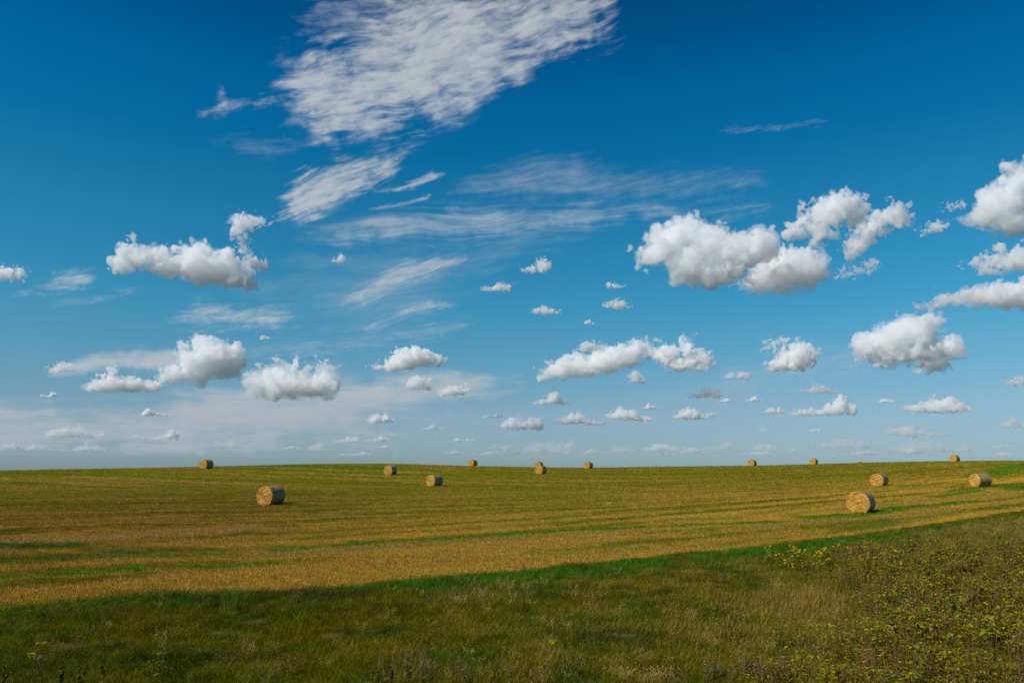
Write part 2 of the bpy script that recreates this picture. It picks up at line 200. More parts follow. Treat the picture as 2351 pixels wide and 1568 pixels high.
's54':[(-1187,123,19,5),(-1169,122,19,4),(-1139,123,16,5),(-1122,122,15,5),(-1096,125,17,8),(-1070,127,14,10),(-1071,133,8,6),(-1048,133,16,15),(-1046,140,9,9),(-1031,130,17,12),(-1035,135,10,7),(-1004,125,21,8)],
's55':[(-256,125,16,5),(-232,124,16,5),(-215,125,15,6),(-188,131,18,11),(-192,136,11,7),(-168,133,17,13),(-170,139,10,8),(-155,134,18,14),(-150,141,11,9),(-132,135,15,15),(-134,142,9,9),(-112,132,17,11),(-111,136,10,7),(-89,126,17,7),(-267,128,14,5)],
's56':[(492,133,18,7),(509,134,21,8),(539,144,15,17),(543,151,9,10),(560,146,17,20),(563,156,10,12),(581,144,17,17),(580,151,10,10),(600,138,15,14),(596,146,9,8),(630,135,15,9),(657,131,21,7),(677,130,22,6)],
's57':[(705,147,17,15),(731,155,21,25),(733,169,13,15),(745,152,18,21),(745,163,11,13),(771,152,21,21),(772,164,13,13),(802,156,20,24),(803,168,12,15),(830,143,16,10)],
's58':[(996,123,12,5),(1017,122,13,5),(1036,126,19,8),(1059,131,13,12),(1062,136,8,7),(1074,133,16,17),(1078,143,10,10),(1102,130,12,14),(1104,139,7,8),(1121,127,14,9),(1134,124,17,7),(1154,124,16,6),(1172,130,16,6)],
's59':[(1176,138,21,9),(1203,141,17,12),(1227,148,18,18),(1225,157,11,11),(1263,150,24,21),(1270,162,14,13),(1284,147,20,18),(1282,156,12,11),(1314,139,24,10),(1335,135,18,7),(1360,135,16,7),(1393,136,22,7)],
's60':[(1585,120,20,5),(1608,122,19,6),(1642,124,23,11),(1656,126,22,11),(1653,131,13,7),(1681,126,16,13),(1684,133,10,8),(1707,124,20,10),(1712,130,12,6),(1738,129,21,15),(1736,136,13,9),(1760,125,18,11),(1760,130,11,6),(1789,120,16,7)],
's61':[(1860,137,11,5),(1876,135,13,5),(1892,140,14,9),(1909,145,14,14),(1907,152,8,8),(1927,146,12,15),(1927,153,7,9),(1935,144,12,15),(1933,152,7,9),(1957,137,9,8),(1966,137,11,7),(1987,134,14,5)],
's62':[(2136,118,23,6),(2173,118,21,5),(2199,116,28,5),(2234,117,30,7),(2274,119,30,8),(2310,124,21,14),(2339,127,20,16),(2344,133,12,9),(2369,127,27,15),(2374,133,16,9),(2402,124,26,13),(2120,125,17,7)],
's63':[(2472,119,19,5),(2498,121,19,5),(2523,120,17,6),(2543,124,17,8),(2569,127,19,13),(2568,133,11,8),(2593,134,15,20),(2593,144,9,12),(2610,130,20,17),(2615,138,12,10),(2630,131,16,19),(2634,142,10,11),(2655,125,20,12),(2658,131,12,7)],
's64':[(2850,134,15,6),(2866,135,20,8),(2885,138,14,11),(2911,145,19,21),(2910,158,11,12),(2927,149,16,22),(2927,160,10,13),(2951,146,17,18),(2956,153,10,11),(2973,143,17,17),(2975,150,10,10),(2992,134,17,10),(3008,132,17,8)],
's65':[(3031,102,15,4),(3044,101,17,4),(3063,103,13,4),(3080,102,11,5),(3103,107,15,10),(3102,112,9,6),(3117,108,16,10),(3114,113,10,6),(3133,110,14,12),(3136,115,8,7),(3150,105,12,9),(3172,101,12,5)],
's66':[(-411,225,11,8),(-412,228,7,5),(-391,228,14,12),(-390,235,9,7),(-374,227,15,10),(-372,232,9,6),(-360,226,16,8),(-343,223,15,6),(-325,225,16,9),(-326,229,9,5),(-309,229,11,12),(-310,235,7,7),(-287,225,12,9),(-288,230,7,5),(-271,222,10,6),(-421,224,11,4)],
's67':[(-158,171,15,10),(-140,176,13,14),(-140,184,8,9),(-118,178,15,16),(-116,187,9,10),(-95,175,19,13),(-98,181,12,8),(-76,172,13,10),(-56,174,19,13),(-51,181,11,8),(-40,179,18,16),(-44,187,11,10),(-17,178,14,16),(-16,187,8,10),(2,174,13,11)]}
CIRRUS = {'big':[(-1697,2664),(-1654,2723),(-1490,2864),(-1367,2931),(-1146,3032),(-1053,3133),(-925,3247),(423,3378),(773,3283),(735,3102),(749,3007),(516,2923),(315,2861),(82,2767),(-85,2683),(-250,2596),(-315,2537),(-576,2458),(-705,2409),(-897,2336),(-1120,2327),(-1339,2287),(-1526,2321),(-1561,2402),(-1720,2524),(-1693,2582)],
'bigtop':[(-1594,3037),(-1441,3147),(-1253,3244),(-926,3273),(-985,3085),(-1244,3036),(-1432,2969),(-1589,2946)],
'feather':[(-1664,1731),(-1611,1881),(-1570,1972),(-1513,2036),(-1332,2115),(-1114,2148),(-839,2211),(-874,2086),(-1046,1988),(-1230,1905),(-1379,1777),(-1529,1721)],
'hook':[(-1013,1948),(-793,2010),(-650,2075),(-602,2112),(-505,2095),(-569,2057),(-728,1992),(-887,1961)],
'hook2':[(-1041,1834),(-790,1897),(-599,1952),(-615,1927),(-789,1870),(-947,1833)],
'band':[(-1495,1641),(-1039,1759),(-725,1818),(79,1868),(563,1884),(1650,1805),(1826,1789),(1346,1779),(879,1782),(400,1731),(-82,1665),(-562,1636),(-1034,1624)],
'veil':[(-439,1977),(-181,2116),(178,2220),(568,2196),(982,2074),(1661,2036),(1836,1975),(1351,1903),(787,1906),(241,1936),(-245,1951)],
'tail':[(-1211,1180),(-1086,1282),(-966,1400),(-749,1493),(-560,1520),(-337,1530),(-432,1446),(-683,1357),(-869,1272),(-1053,1204)],
'tail2':[(-1071,993),(-926,1089),(-773,1158),(-602,1209),(-366,1185),(-679,1127),(-864,1058),(-985,996)],
'lefta':[(-3219,1062),(-3110,1149),(-3043,1203),(-2901,1255),(-2808,1230),(-2816,1174),(-2965,1133),(-3105,1096)],
'leftb':[(-2342,977),(-2189,1133),(-1936,1107),(-1576,1108),(-1552,1040),(-1759,979),(-2096,965)],
'leftc':[(-3028,1029),(-2839,1089),(-2566,1180),(-2639,1117),(-2836,1056)],
'spur':[(-2239,2338),(-2128,2393),(-2112,2512),(-2049,2432),(-1839,2487),(-1688,2494),(-1954,2425),(-2125,2347)],
'line':[(1523,2316),(1736,2324),(2061,2301),(2276,2305),(2204,2281),(1824,2283)],
'streaks':[(-1865,832),(-1464,909),(-862,990),(-302,1077),(-551,966),(-1012,863),(-1606,798)],
'low':[(-2384,420),(-2286,523),(-1852,582),(-1157,671),(-547,681),(14,598),(-544,487),(-998,361),(-844,226),(-1718,145),(-2766,135),(-3228,141),(-3375,318),(-3112,353),(-2662,383)],
'wide':[(-1664,1436),(-1310,1579),(-720,1607),(-82,1619),(464,1675),(78,1434),(-399,1308),(-554,1120),(-1106,952),(-1645,1021),(-1882,1155)],
'wisp':[(-2170,2161),(-1944,2260),(-1645,2266),(-1461,2242),(-1700,2161),(-1936,2129)],
'low2':[(-847,378),(76,505),(1300,583),(3251,400),(3334,127),(989,150),(-842,165)],
'flat':[(-3021,598),(-2928,671),(-2775,736),(-2614,772),(-2304,808),(-2244,711),(-2294,659),(-2555,657),(-2730,637),(-2897,589)],
'mid':[(998,467),(1451,669),(2167,816),(2564,820),(2424,659),(1875,537)]}
PIGWEED = [(-8.3,13.8),(-7.6,13.5),(-7.3,13.7),(-7.0,13.7),(-6.7,13.9),(-2.0,14.0),(-1.7,14.0),(4.3,16.6),(2.8,14.6),(2.2,14.4),(2.6,14.5),(-0.8,13.9),(0.0,13.7)]
SKELETON = [(-7.5,13.5),(-5.7,13.8),(0.5,14.0),(0.9,13.9),(-11.5,20.0)]
SAGE = [(-2.1,14.6),(-1.9,14.8),(-1.0,14.8),(-0.9,14.7),(-1.5,14.7),(-1.5,14.3),(-0.8,14.2),(3.5,14.8),(3.6,14.6),(4.0,14.9),(4.1,14.7),(4.3,14.9),(4.4,14.6),(4.7,14.8),(4.8,14.5),(3.7,14.2),(4.1,14.2),(4.5,14.1),(3.3,14.3)]
MUSTARD = [(-2.2,13.9),(-2.3,13.8),(3.9,14.8)]
DOCK = [(-1.5,13.9),(8.0,16.6),(9.5,17.6),(9.1,15.9),(10.3,18.7),(6.4,15.1),(6.6,14.6)]
STRAW = [(2.2,14.2),(2.4,14.3),(2.5,14.2),(2.7,14.3),(2.9,14.2),(8.7,19.0),(9.1,19.3),(7.7,17.6),(7.7,17.2),(1.9,14.3)]
SEEDY = [(-1.3,22.2),(-0.8,22.7),(-0.4,21.6),(-1.5,21.6),(7.1,19.3),(5.4,15.9),(4.7,17.4)]
THICKET = [(12.8,31.0),(15.6,33.4),(17.2,31.9),(19.5,33.0),(21.9,33.5),(15.4,21.4),(8.9,12.6),(5.0,12.6),(5.1,13.8),(6.5,15.5),(7.9,17.8),(9.8,21.6),(11.1,26.2)]
FLOWERROW = [(10.1,30.7),(10.8,31.0),(11.3,30.4),(12.0,30.7),(12.9,31.3),(13.0,30.3)]
TALLGRASS = [(5.4,22.3),(8.6,26.3),(10.6,25.8),(8.9,20.4),(6.6,16.6),(4.9,16.6)]
# ------------------------------------------------------------------ helpers
def tag(o, label, cat=None, group=None, kind=None):
    o['label'] = label
    if cat: o['category'] = cat
    if group: o['group'] = group
    if kind: o['kind'] = kind
    return o

def mesh_from(name, verts, faces, quads=True, smooth=False):
    """verts (n,3) array, faces (m,3|4) array -> mesh, filled fast"""
    verts = np.asarray(verts, np.float32); faces = np.asarray(faces, np.int32)
    me = bpy.data.meshes.new(name)
    k = faces.shape[1]
    me.vertices.add(len(verts)); me.vertices.foreach_set('co', verts.ravel())
    me.loops.add(faces.size); me.loops.foreach_set('vertex_index', faces.ravel())
    me.polygons.add(len(faces))
    me.polygons.foreach_set('loop_start', np.arange(0, faces.size, k, dtype=np.int32))
    if smooth: me.polygons.foreach_set('use_smooth', np.ones(len(faces), bool))
    me.update(calc_edges=True)
    return me

def add_attr(me, name, data, typ, domain='POINT'):
    a = me.attributes.new(name, typ, domain)
    data = np.asarray(data, np.float32)
    if typ == 'FLOAT_COLOR':
        if data.shape[1] == 3: data = np.c_[data, np.ones(len(data), np.float32)]
        a.data.foreach_set('color', data.astype(np.float32).ravel())
    elif typ == 'FLOAT_VECTOR': a.data.foreach_set('vector', data.ravel())
    elif typ == 'INT': a.data.foreach_set('value', data.astype(np.int32))
    else: a.data.foreach_set('value', data)

def link(name, me, mats=(), parent=None):
    o = bpy.data.objects.new(name, me)
    for m in (mats if isinstance(mats, (list, tuple)) else [mats]): me.materials.append(m)
    col.objects.link(o)
    if parent: o.parent = parent
    return o

def empty(name, loc, rz=0.0, scale=1.0):
    o = bpy.data.objects.new(name, None)
    o.empty_display_size = 0.3
    o.location = loc; o.rotation_euler = (0, 0, rz); o.scale = (scale,) * 3
    col.objects.link(o)
    return o

class MB:
    """collects strips, tubes and fans into one mesh"""
    def __init__(self): self.v, self.f, self.m, self.c = [], [], [], []
    def add(self, vs_, fs_, mat=0, c=0.5):
        b = len(self.v); self.v += [tuple(p) for p in vs_]; self.c += [c] * len(vs_)
        for f in fs_: self.f.append(tuple(i + b for i in f)); self.m.append(mat)
    def tube(self, pts, rad, n=4, mat=0, c=0.5):
        pts = [Vector(p) for p in pts]; vs_, fs_ = [], []
        for i, p in enumerate(pts):
            d = (pts[min(i + 1, len(pts) - 1)] - pts[max(i - 1, 0)]).normalized()
            a = d.orthogonal().normalized(); b = d.cross(a)
            r = rad[i] if isinstance(rad, (list, tuple)) else rad
            for k in range(n):
                t = 2 * math.pi * k / n
                vs_.append(p + (a * math.cos(t) + b * math.sin(t)) * r)
        for i in range(len(pts) - 1):
            for k in range(n):
                fs_.append((i * n + k, i * n + (k + 1) % n, (i + 1) * n + (k + 1) % n, (i + 1) * n + k))
        fs_.append(tuple(reversed(range(n)))); fs_.append(tuple((len(pts) - 1) * n + k for k in range(n)))
        self.add(vs_, fs_, mat, c)
    def leaf(self, base, d, up, length, width, droop=0.3, mat=0, c=0.5):
        """a pointed leaf with a folded midrib"""
        d = Vector(d).normalized(); up = Vector(up)
        side = d.cross(up)
        side = side.normalized() if side.length > 1e-4 else d.orthogonal().normalized()
        nrm = side.cross(d).normalized()
        p = Vector(base); rows = [(0, .12, 0), (.22, .85, .02), (.5, 1, .0), (.78, .6, -.05), (1, .03, -.12)]
        vs_ = []
        for t, w, z in rows:
            q = p + d * length * t - Vector((0, 0, 1)) * droop * length * t * t
            vs_ += [q - side * width * .5 * w + nrm * width * .14 * w, q, q + side * width * .5 * w + nrm * width * .14 * w]
        fs_ = []
        for i in range(len(rows) - 1):
            a = i * 3
            fs_ += [(a, a + 1, a + 4, a + 3), (a + 1, a + 2, a + 5, a + 4)]
        self.add(vs_, fs_, mat, c)
    def ball(self, p, r, mat=0, c=0.5, n=6, m=4, sq=1.0, axis=(0, 0, 1)):
        q = Vector(axis).normalized().to_track_quat('Z', 'Y'); vs_, fs_ = [], []
        for i in range(m + 1):
            ph = math.pi * i / m
            for k in range(n):
                t = 2 * math.pi * k / n
                vs_.append(Vector(p) + q @ Vector((math.sin(ph) * math.cos(t) * r, math.sin(ph) * math.sin(t) * r, math.cos(ph) * r * sq)))
        for i in range(m):
            for k in range(n):
                fs_.append((i * n + k, (i + 1) * n + k, (i + 1) * n + (k + 1) % n, i * n + (k + 1) % n))
        self.add(vs_, fs_, mat, c)
    def mesh(self, name):
        me = bpy.data.meshes.new(name)
        me.from_pydata(self.v, [], self.f)
        me.polygons.foreach_set('material_index', self.m)
        add_attr(me, 'rnd', self.c, 'FLOAT')
        me.update()
        return me

# ---- numpy noise
def _hash(ix, iy, seed):
    h = (ix.astype(np.int64) * 374761393 + iy.astype(np.int64) * 668265263 + seed * 974634777) & 0xffffffff
    h = ((h ^ (h >> 13)) * 1274126177) & 0xffffffff
    return (h ^ (h >> 16)) & 0xffffffff

def perlin(x, y, seed=0):
    x = np.asarray(x, float); y = np.asarray(y, float)
    ix, iy = np.floor(x), np.floor(y); fx, fy = x - ix, y - iy
    u = fx * fx * fx * (fx * (fx * 6 - 15) + 10); v = fy * fy * fy * (fy * (fy * 6 - 15) + 10)
    def g(dx, dy):
        a = _hash(ix + dx, iy + dy, seed) * (2 * math.pi / 4294967296.0)
        return np.cos(a) * (fx - dx) + np.sin(a) * (fy - dy)
    a, b, c, d = g(0, 0), g(1, 0), g(0, 1), g(1, 1)
    return 1.5 * ((a * (1 - u) + b * u) * (1 - v) + (c * (1 - u) + d * u) * v)

def fbm(x, y, seed=0, octv=4, gain=0.5, lac=2.03):
    s, a, t = 0, 1.0, 0
    for i in range(octv):
        s = s + a * perlin(x, y, seed + i * 17); t += a
        x = x * lac + 3.7; y = y * lac - 1.9; a *= gain
    return s / t

def sstep(a, b, x):
    t = np.clip((x - a) / (b - a), 0, 1)
    return t * t * (3 - 2 * t)

def poly_dist(x, y, pts, closed=False):
    """unsigned distance to a polyline, and for closed ones also whether the point is inside"""
    P = np.array(pts, float); n = len(P)
    best = np.full(x.shape, 1e18); inside = np.zeros(x.shape, bool)
    for i in range(n if closed else n - 1):
        a, b = P[i], P[(i + 1) % n]
        d = b - a; L = max(d @ d, 1e-12)
        t = np.clip(((x - a[0]) * d[0] + (y - a[1]) * d[1]) / L, 0, 1)
        best = np.minimum(best, (x - a[0] - t * d[0]) ** 2 + (y - a[1] - t * d[1]) ** 2)
        if closed:
            c = ((a[1] > y) != (b[1] > y)) & (x < (b[0] - a[0]) * (y - a[1]) / (b[1] - a[1] + 1e-12) + a[0])
            inside ^= c
    return np.sqrt(best), inside

# ---- node materials
def material(name):
    m = bpy.data.materials.new(name); m.use_nodes = True
    m.node_tree.nodes.clear()
    return m, m.node_tree.nodes, m.node_tree.links

def nd(n, typ, **kw):
    x = n.new(typ)
    for k, v in kw.items(): setattr(x, k, v)
    return x

def mth(n, l, op, a, b=None):
    x = nd(n, 'ShaderNodeMath', operation=op)
    for i, v in enumerate((a, b)):
        if v is None: continue
        if isinstance(v, (int, float)): x.inputs[i].default_value = v
        else: l.new(v, x.inputs[i])
    return x.outputs[0]

def mixc(n, l, f, a, b, blend='MIX'):
    x = nd(n, 'ShaderNodeMix', data_type='RGBA', blend_type=blend)
    for i, v in ((0, f), (6, a), (7, b)):
        if isinstance(v, (int, float)): x.inputs[i].default_value = v
        elif isinstance(v, tuple): x.inputs[i].default_value = (*v, 1)
        else: l.new(v, x.inputs[i])
    return x.outputs[2]

def leafy(name, base, var=0.5, trans=0.3, rough=0.55, spec=0.04, alt=None, altamt=0.0):
    """thin plant tissue: each leaf or blade its own shade; lets some light through"""
    m, n, l = material(name)
    rn = nd(n, 'ShaderNodeAttribute', attribute_name='rnd', attribute_type='GEOMETRY')
    k = mth(n, l, 'MULTIPLY_ADD', rn.outputs['Fac'], 2 * var); n[-1].inputs[2].default_value = 1 - var
    v = nd(n, 'ShaderNodeVectorMath', operation='SCALE')
    if base == 'INSTANCE':
        t = nd(n, 'ShaderNodeAttribute', attribute_name='tint', attribute_type='INSTANCER')
        dr = nd(n, 'ShaderNodeAttribute', attribute_name='dry', attribute_type='INSTANCER')
        w = mth(n, l, 'FRACT', mth(n, l, 'MULTIPLY', rn.outputs['Fac'], 37.13))
        isdry = mth(n, l, 'LESS_THAN', w, dr.outputs['Fac'])
        c = mixc(n, l, isdry, t.outputs['Color'], (0.46, 0.29, 0.06))
        l.new(c, v.inputs[0])
    elif alt:
        w = mth(n, l, 'FRACT', mth(n, l, 'MULTIPLY', rn.outputs['Fac'], 37.13))
        c = mixc(n, l, mth(n, l, 'LESS_THAN', w, altamt), tuple(base), tuple(alt))
        l.new(c, v.inputs[0])
    else:
        v.inputs[0].default_value = base
    l.new(k, v.inputs['Scale'])
    p = nd(n, 'ShaderNodeBsdfPrincipled')
    l.new(v.outputs[0], p.inputs['Base Color'])
    p.inputs['Roughness'].default_value = rough
    p.inputs['Specular IOR Level'].default_value = spec
    out = nd(n, 'ShaderNodeOutputMaterial')
    if trans > 0:
        tr = nd(n, 'ShaderNodeBsdfTranslucent'); l.new(v.outputs[0], tr.inputs['Color'])
        mx = nd(n, 'ShaderNodeMixShader'); mx.inputs[0].default_value = trans
        l.new(p.outputs[0], mx.inputs[1]); l.new(tr.outputs[0], mx.inputs[2])
        l.new(mx.outputs[0], out.inputs['Surface'])
    else:
        l.new(p.outputs[0], out.inputs['Surface'])
    return m

# ------------------------------------------------------------------ terrain: a low hill fitted through surveyed points
_T = np.array(TERRAIN); _X = _T[:, :2] / 100.0
def _fit():
    n = len(_X); r2 = ((_X[:, None] - _X[None]) ** 2).sum(-1)
    K = np.where(r2 > 0, .5 * r2 * np.log(r2 + 1e-12), 0) + np.diag(0.02 / _T[:, 3])
    Pm = np.c_[np.ones(n), _X]
    return np.linalg.solve(np.block([[K, Pm], [Pm.T, np.zeros((3, 3))]]), np.r_[_T[:, 2], 0, 0, 0])
_W = _fit()
def height(x, y):
    x = np.asarray(x, float); y = np.asarray(y, float)
    r = np.hypot(x, y); s = np.where(r > 400, 400 / np.maximum(r, 1), 1.0)
    qx, qy = x * s / 100, y * s / 100
    h = _W[-3] + _W[-2] * qx + _W[-1] * qy
    for i in range(len(_X)):
        r2 = (qx - _X[i, 0]) ** 2 + (qy - _X[i, 1]) ** 2
        h = h + _W[i] * .5 * r2 * np.log(r2 + 1e-12)
    front = sstep(-0.2, 0.45, y / np.maximum(r, 1e-6))
    h = h * front
    f = sstep(250, 480, r)
    h = h * (1 - f) - 9 * f
    return h + 0.03 * perlin(x / 2.3, y / 2.3, 5) * sstep(5, 14, r) + 0.05 * perlin(x / 7, y / 7, 6) * (r < 260) * sstep(5, 14, r)

# ------------------------------------------------------------------ what grows where
_E = [(-70, -22.0), (-30, 7.2)] + EDGE + [(70, 84), (180, 176)]
def edge_dist(x, y):
    """signed metres from the field's edge: positive in the stubble, negative on the verge"""
    d, _ = poly_dist(x, y, _E)
    ins = poly_dist(x, y, _E + [(180, 900), (-900, 900), (-900, -22)], True)[1]
    return np.where(ins, d, -d)

def cover(x, y):
    """tint (n,3), dry fraction, sizes: what the ground carries at x, y"""
    x = np.asarray(x, float); y = np.asarray(y, float); r = np.hypot(x, y)
    s = edge_dist(x, y) + (0.25 * perlin(x / 1.1, y / 1.1, 3) + 0.35 * perlin(x / 4, y / 4, 4)) * (1 + 1.3 * sstep(2, -9, x))
    wd = .15 + .55 * sstep(2, -9, x)
    field = sstep(-wd, wd, s)
    def C(*c): return np.array(c)
    def mix(a, b, w): return a + (b - a) * w[..., None]
    one = np.ones(x.shape)
    # field: stubble drilled parallel to the edge near it, along the hill further up
    far = sstep(14, 60, s)
    row = np.where(s < 30, s, 0) * (1 - far) + (y + 0.16 * x) * far
    n1 = fbm(x / 9 + 2, row / 3.2, 11, 4); n2 = fbm(x / 30, y / 24, 12, 3); n3 = fbm(x / 2.2, row / 0.9, 13, 3)
    stripe = perlin(row / 1.7, x / 45, 14); stripe2 = perlin(row / 5.2, x / 120, 15)
    tan = mix(C(.60, .35, .026)[None] * one[..., None], C(0.314, 0.213, 0.014), far)
    grn = mix(C(0.144, 0.165, 0.004)[None] * one[..., None], C(0.186, 0.187, 0.004), far)
    g = 0.50 + 0.36 * far + 0.85 * n1 + 0.55 * n2 + 0.80 * stripe + 0.75 * stripe2 * (.35 + .65 * far) + 0.3 * n3
    g = g - 0.25 * np.exp(-((s - 0.5) / 0.9) ** 2)
    g = np.clip(g, 0, 1)
    f = mix(tan, grn, g)
    # dimmer light on the lower left field painted into the stubble colour, redder too
    left_dim = sstep(6, -18, x + 0.10 * y) * sstep(100, 55, r)
    f = mix(f, f * C(.62, .51, .38), left_dim * 0.9)
    fdry = np.clip(0.50 - 0.45 * g, .05, .6) * (1 - 0.3 * left_dim)
    # verge
    m1 = fbm(x / 3.1, y / 3.1, 21, 4); m2 = fbm(x / 9, y / 8, 22, 3); m3 = fbm(x / 0.9, y / 0.9, 23, 2)
    m4 = fbm(x / 1.7 + 4, y / 2.4, 24, 3)
    vg = mix(C(0.191, 0.161, 0.004)[None] * one[..., None], C(0.092, 0.121, 0.003), np.clip(.45 + 1.7 * m1 + .8 * m2, 0, 1))
    lush = sstep(-0.2, -0.8, s) * sstep(-4.8, -1.6, s + 1.3 * m1) * sstep(-17, -6, x) * (1 - .45 * sstep(12, 22, x))
    vg = mix(vg, C(.036, .165, .008), lush * .92)
    vdry = np.clip(.13 + .3 * m2 + .2 * m3, .01, .4) * (1 - .9 * lush)
    dk = sstep(.12, .42, m4)
    vg = mix(vg, C(.040, .072, .005), dk * .75); vdry = vdry * (1 - .6 * dk)
    fr = sstep(.10, .40, fbm(x / 2.1 - 7, y / 1.6, 25, 3))
    vg = mix(vg, C(.060, .135, .006), fr * .65); vdry = vdry * (1 - .5 * fr)
    br2 = sstep(.15, .45, fbm(x / 2.6 + 17, y / 2.0, 26, 3))
    vg = mix(vg, C(.190, .115, .012), br2 * .55)
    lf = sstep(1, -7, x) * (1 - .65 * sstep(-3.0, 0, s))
    vg = mix(vg, vg * C(.68, .72, .6), lf * .8)  # shade over the left verge is put into the grass colour
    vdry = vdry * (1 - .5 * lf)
    tg, tins = poly_dist(x, y, TALLGRASS, True)
    tall = np.where(tins, sstep(0, 1.2, tg), 0)
    vg = mix(vg, C(0.230, 0.162, 0.006), tall * .7); vdry = vdry + .10 * tall
    # far right of the verge: greyer bleached grass
    gr = sstep(15, 24, x) * sstep(-1.0, -3.0, s)
    vg = mix(vg, C(0.210, 0.165, 0.032), gr * .8); vdry = vdry + .14 * gr
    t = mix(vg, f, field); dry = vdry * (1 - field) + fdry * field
    amt_lush = lush * (1 - field); amt_green = g * field
    for typ, w, a, pts in PATCHES:
        d, _ = poly_dist(x, y, pts)
        d = d / 1.25 + w * .55 * perlin(x / 1.3, y / 1.3, 31) + w * .5 * fbm(x / 5, row / 1.0, 32, 2)
        k = a * sstep(w * 1.15, w * .35, d)
        cc, dd = {'g': (C(0.075, 0.200, 0.005), .03), 'd': (C(.036, .090, .007), .03), 't': (C(0.396, 0.237, 0.060), .6), 'p': (C(0.324, 0.193, 0.064), .5),
                  'o': (C(0.494, 0.270, 0.028), .55), 'x': (C(.050, .050, .007), .05)}[typ]
        t = mix(t, cc, k); dry = dry * (1 - k) + dd * k
        if typ in 'gd': amt_green = np.maximum(amt_green, k)
    bare = np.zeros(x.shape)
    for bx, by in BARE:
        d = np.hypot((x - bx) / .75, (y - by) / .42) + .35 * perlin(x / .3, y / .3, 41)
        bare = np.maximum(bare, sstep(1.0, .45, d))
    return t, np.clip(dry, 0, 1), field, amt_green, amt_lush, tall, bare, lf, s

# ------------------------------------------------------------------ ground sheet
def build_ground():
    rr = np.r_[np.linspace(0.3, 11.5, 12), np.geomspace(12, 245, 560), np.geomspace(249, 60000, 50)]
    th = np.radians(np.r_[np.linspace(-38, 38, 780), np.linspace(39.5, 320.5, 90)])
    R, TH = np.meshgrid(rr, th, indexing='ij')
    x, y = R * np.sin(TH), R * np.cos(TH)
    nr, nt = R.shape
    z = height(x, y)
    v = np.stack([x, y, z], -1).reshape(-1, 3)
    i = np.arange(nr - 1)[:, None] * nt; j = np.arange(nt)[None]; j2 = (j + 1) % nt
    f = np.stack([i + j, i + nt + j, i + nt + j2, i + j2], -1).reshape(-1, 4)[:, ::-1]
    v = np.r_[v, [[0, 0, float(height(0.0, 0.01))]]]
    me = mesh_from('ground', v, f, smooth=True)
    xx, yy = v[:, 0], v[:, 1]
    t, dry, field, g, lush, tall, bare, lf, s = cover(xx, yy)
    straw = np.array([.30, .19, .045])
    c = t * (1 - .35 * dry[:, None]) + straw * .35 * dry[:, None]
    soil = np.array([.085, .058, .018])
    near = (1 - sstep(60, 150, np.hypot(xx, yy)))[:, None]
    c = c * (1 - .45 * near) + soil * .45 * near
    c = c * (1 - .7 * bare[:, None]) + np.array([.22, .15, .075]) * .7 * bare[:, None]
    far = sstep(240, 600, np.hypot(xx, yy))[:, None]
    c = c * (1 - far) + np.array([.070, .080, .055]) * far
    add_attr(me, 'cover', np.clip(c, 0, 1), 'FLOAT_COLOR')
    m, n, l = material('earth_and_litter')
    at = nd(n, 'ShaderNodeAttribute', attribute_name='cover', attribute_type='GEOMETRY')
    geo = nd(n, 'ShaderNodeNewGeometry')
    nz = nd(n, 'ShaderNodeTexNoise'); nz.inputs['Scale'].default_value = 7.0; nz.inputs['Detail'].default_value = 6.0; nz.inputs['Roughness'].default_value = .75
    l.new(geo.outputs['Position'], nz.inputs['Vector'])
    nz2 = nd(n, 'ShaderNodeTexNoise'); nz2.inputs['Scale'].default_value = 1.3; nz2.inputs['Detail'].default_value = 4.0
    l.new(geo.outputs['Position'], nz2.inputs['Vector'])
    k = mth(n, l, 'ADD', mth(n, l, 'MULTIPLY', nz.outputs['Fac'], 1.5), mth(n, l, 'MULTIPLY', nz2.outputs['Fac'], .6))
    vv = nd(n, 'ShaderNodeVectorMath', operation='SCALE')
    l.new(at.outputs['Color'], vv.inputs[0]); l.new(k, vv.inputs['Scale'])
    bp = nd(n, 'ShaderNodeBump'); bp.inputs['Strength'].default_value = .9; bp.inputs['Distance'].default_value = .12
    l.new(nz.outputs['Fac'], bp.inputs['Height'])
    p = nd(n, 'ShaderNodeBsdfPrincipled'); p.inputs['Roughness'].default_value = .95; p.inputs['Specular IOR Level'].default_value = .05
    l.new(vv.outputs[0], p.inputs['Base Color']); l.new(bp.outputs[0], p.inputs['Normal'])
    out = nd(n, 'ShaderNodeOutputMaterial'); l.new(p.outputs[0], out.inputs['Surface'])
    o = link('ground', me, m)
    tag(o, 'gently rising farm ground from the grassy verge up to the low hill crest', kind='structure')
build_ground()

# ------------------------------------------------------------------ clouds: closed bodies of scattering vapour, lit by the sun and sky
def cloud_mat(name, density, g=0.2):
    m, n, l = material(name)
    v = nd(n, 'ShaderNodeVolumeScatter')
    v.inputs['Color'].default_value = (1, 1, 1, 1)
    v.inputs['Density'].default_value = density
    v.inputs['Anisotropy'].default_value = g
    out = nd(n, 'ShaderNodeOutputMaterial'); l.new(v.outputs[0], out.inputs['Volume'])
    return m

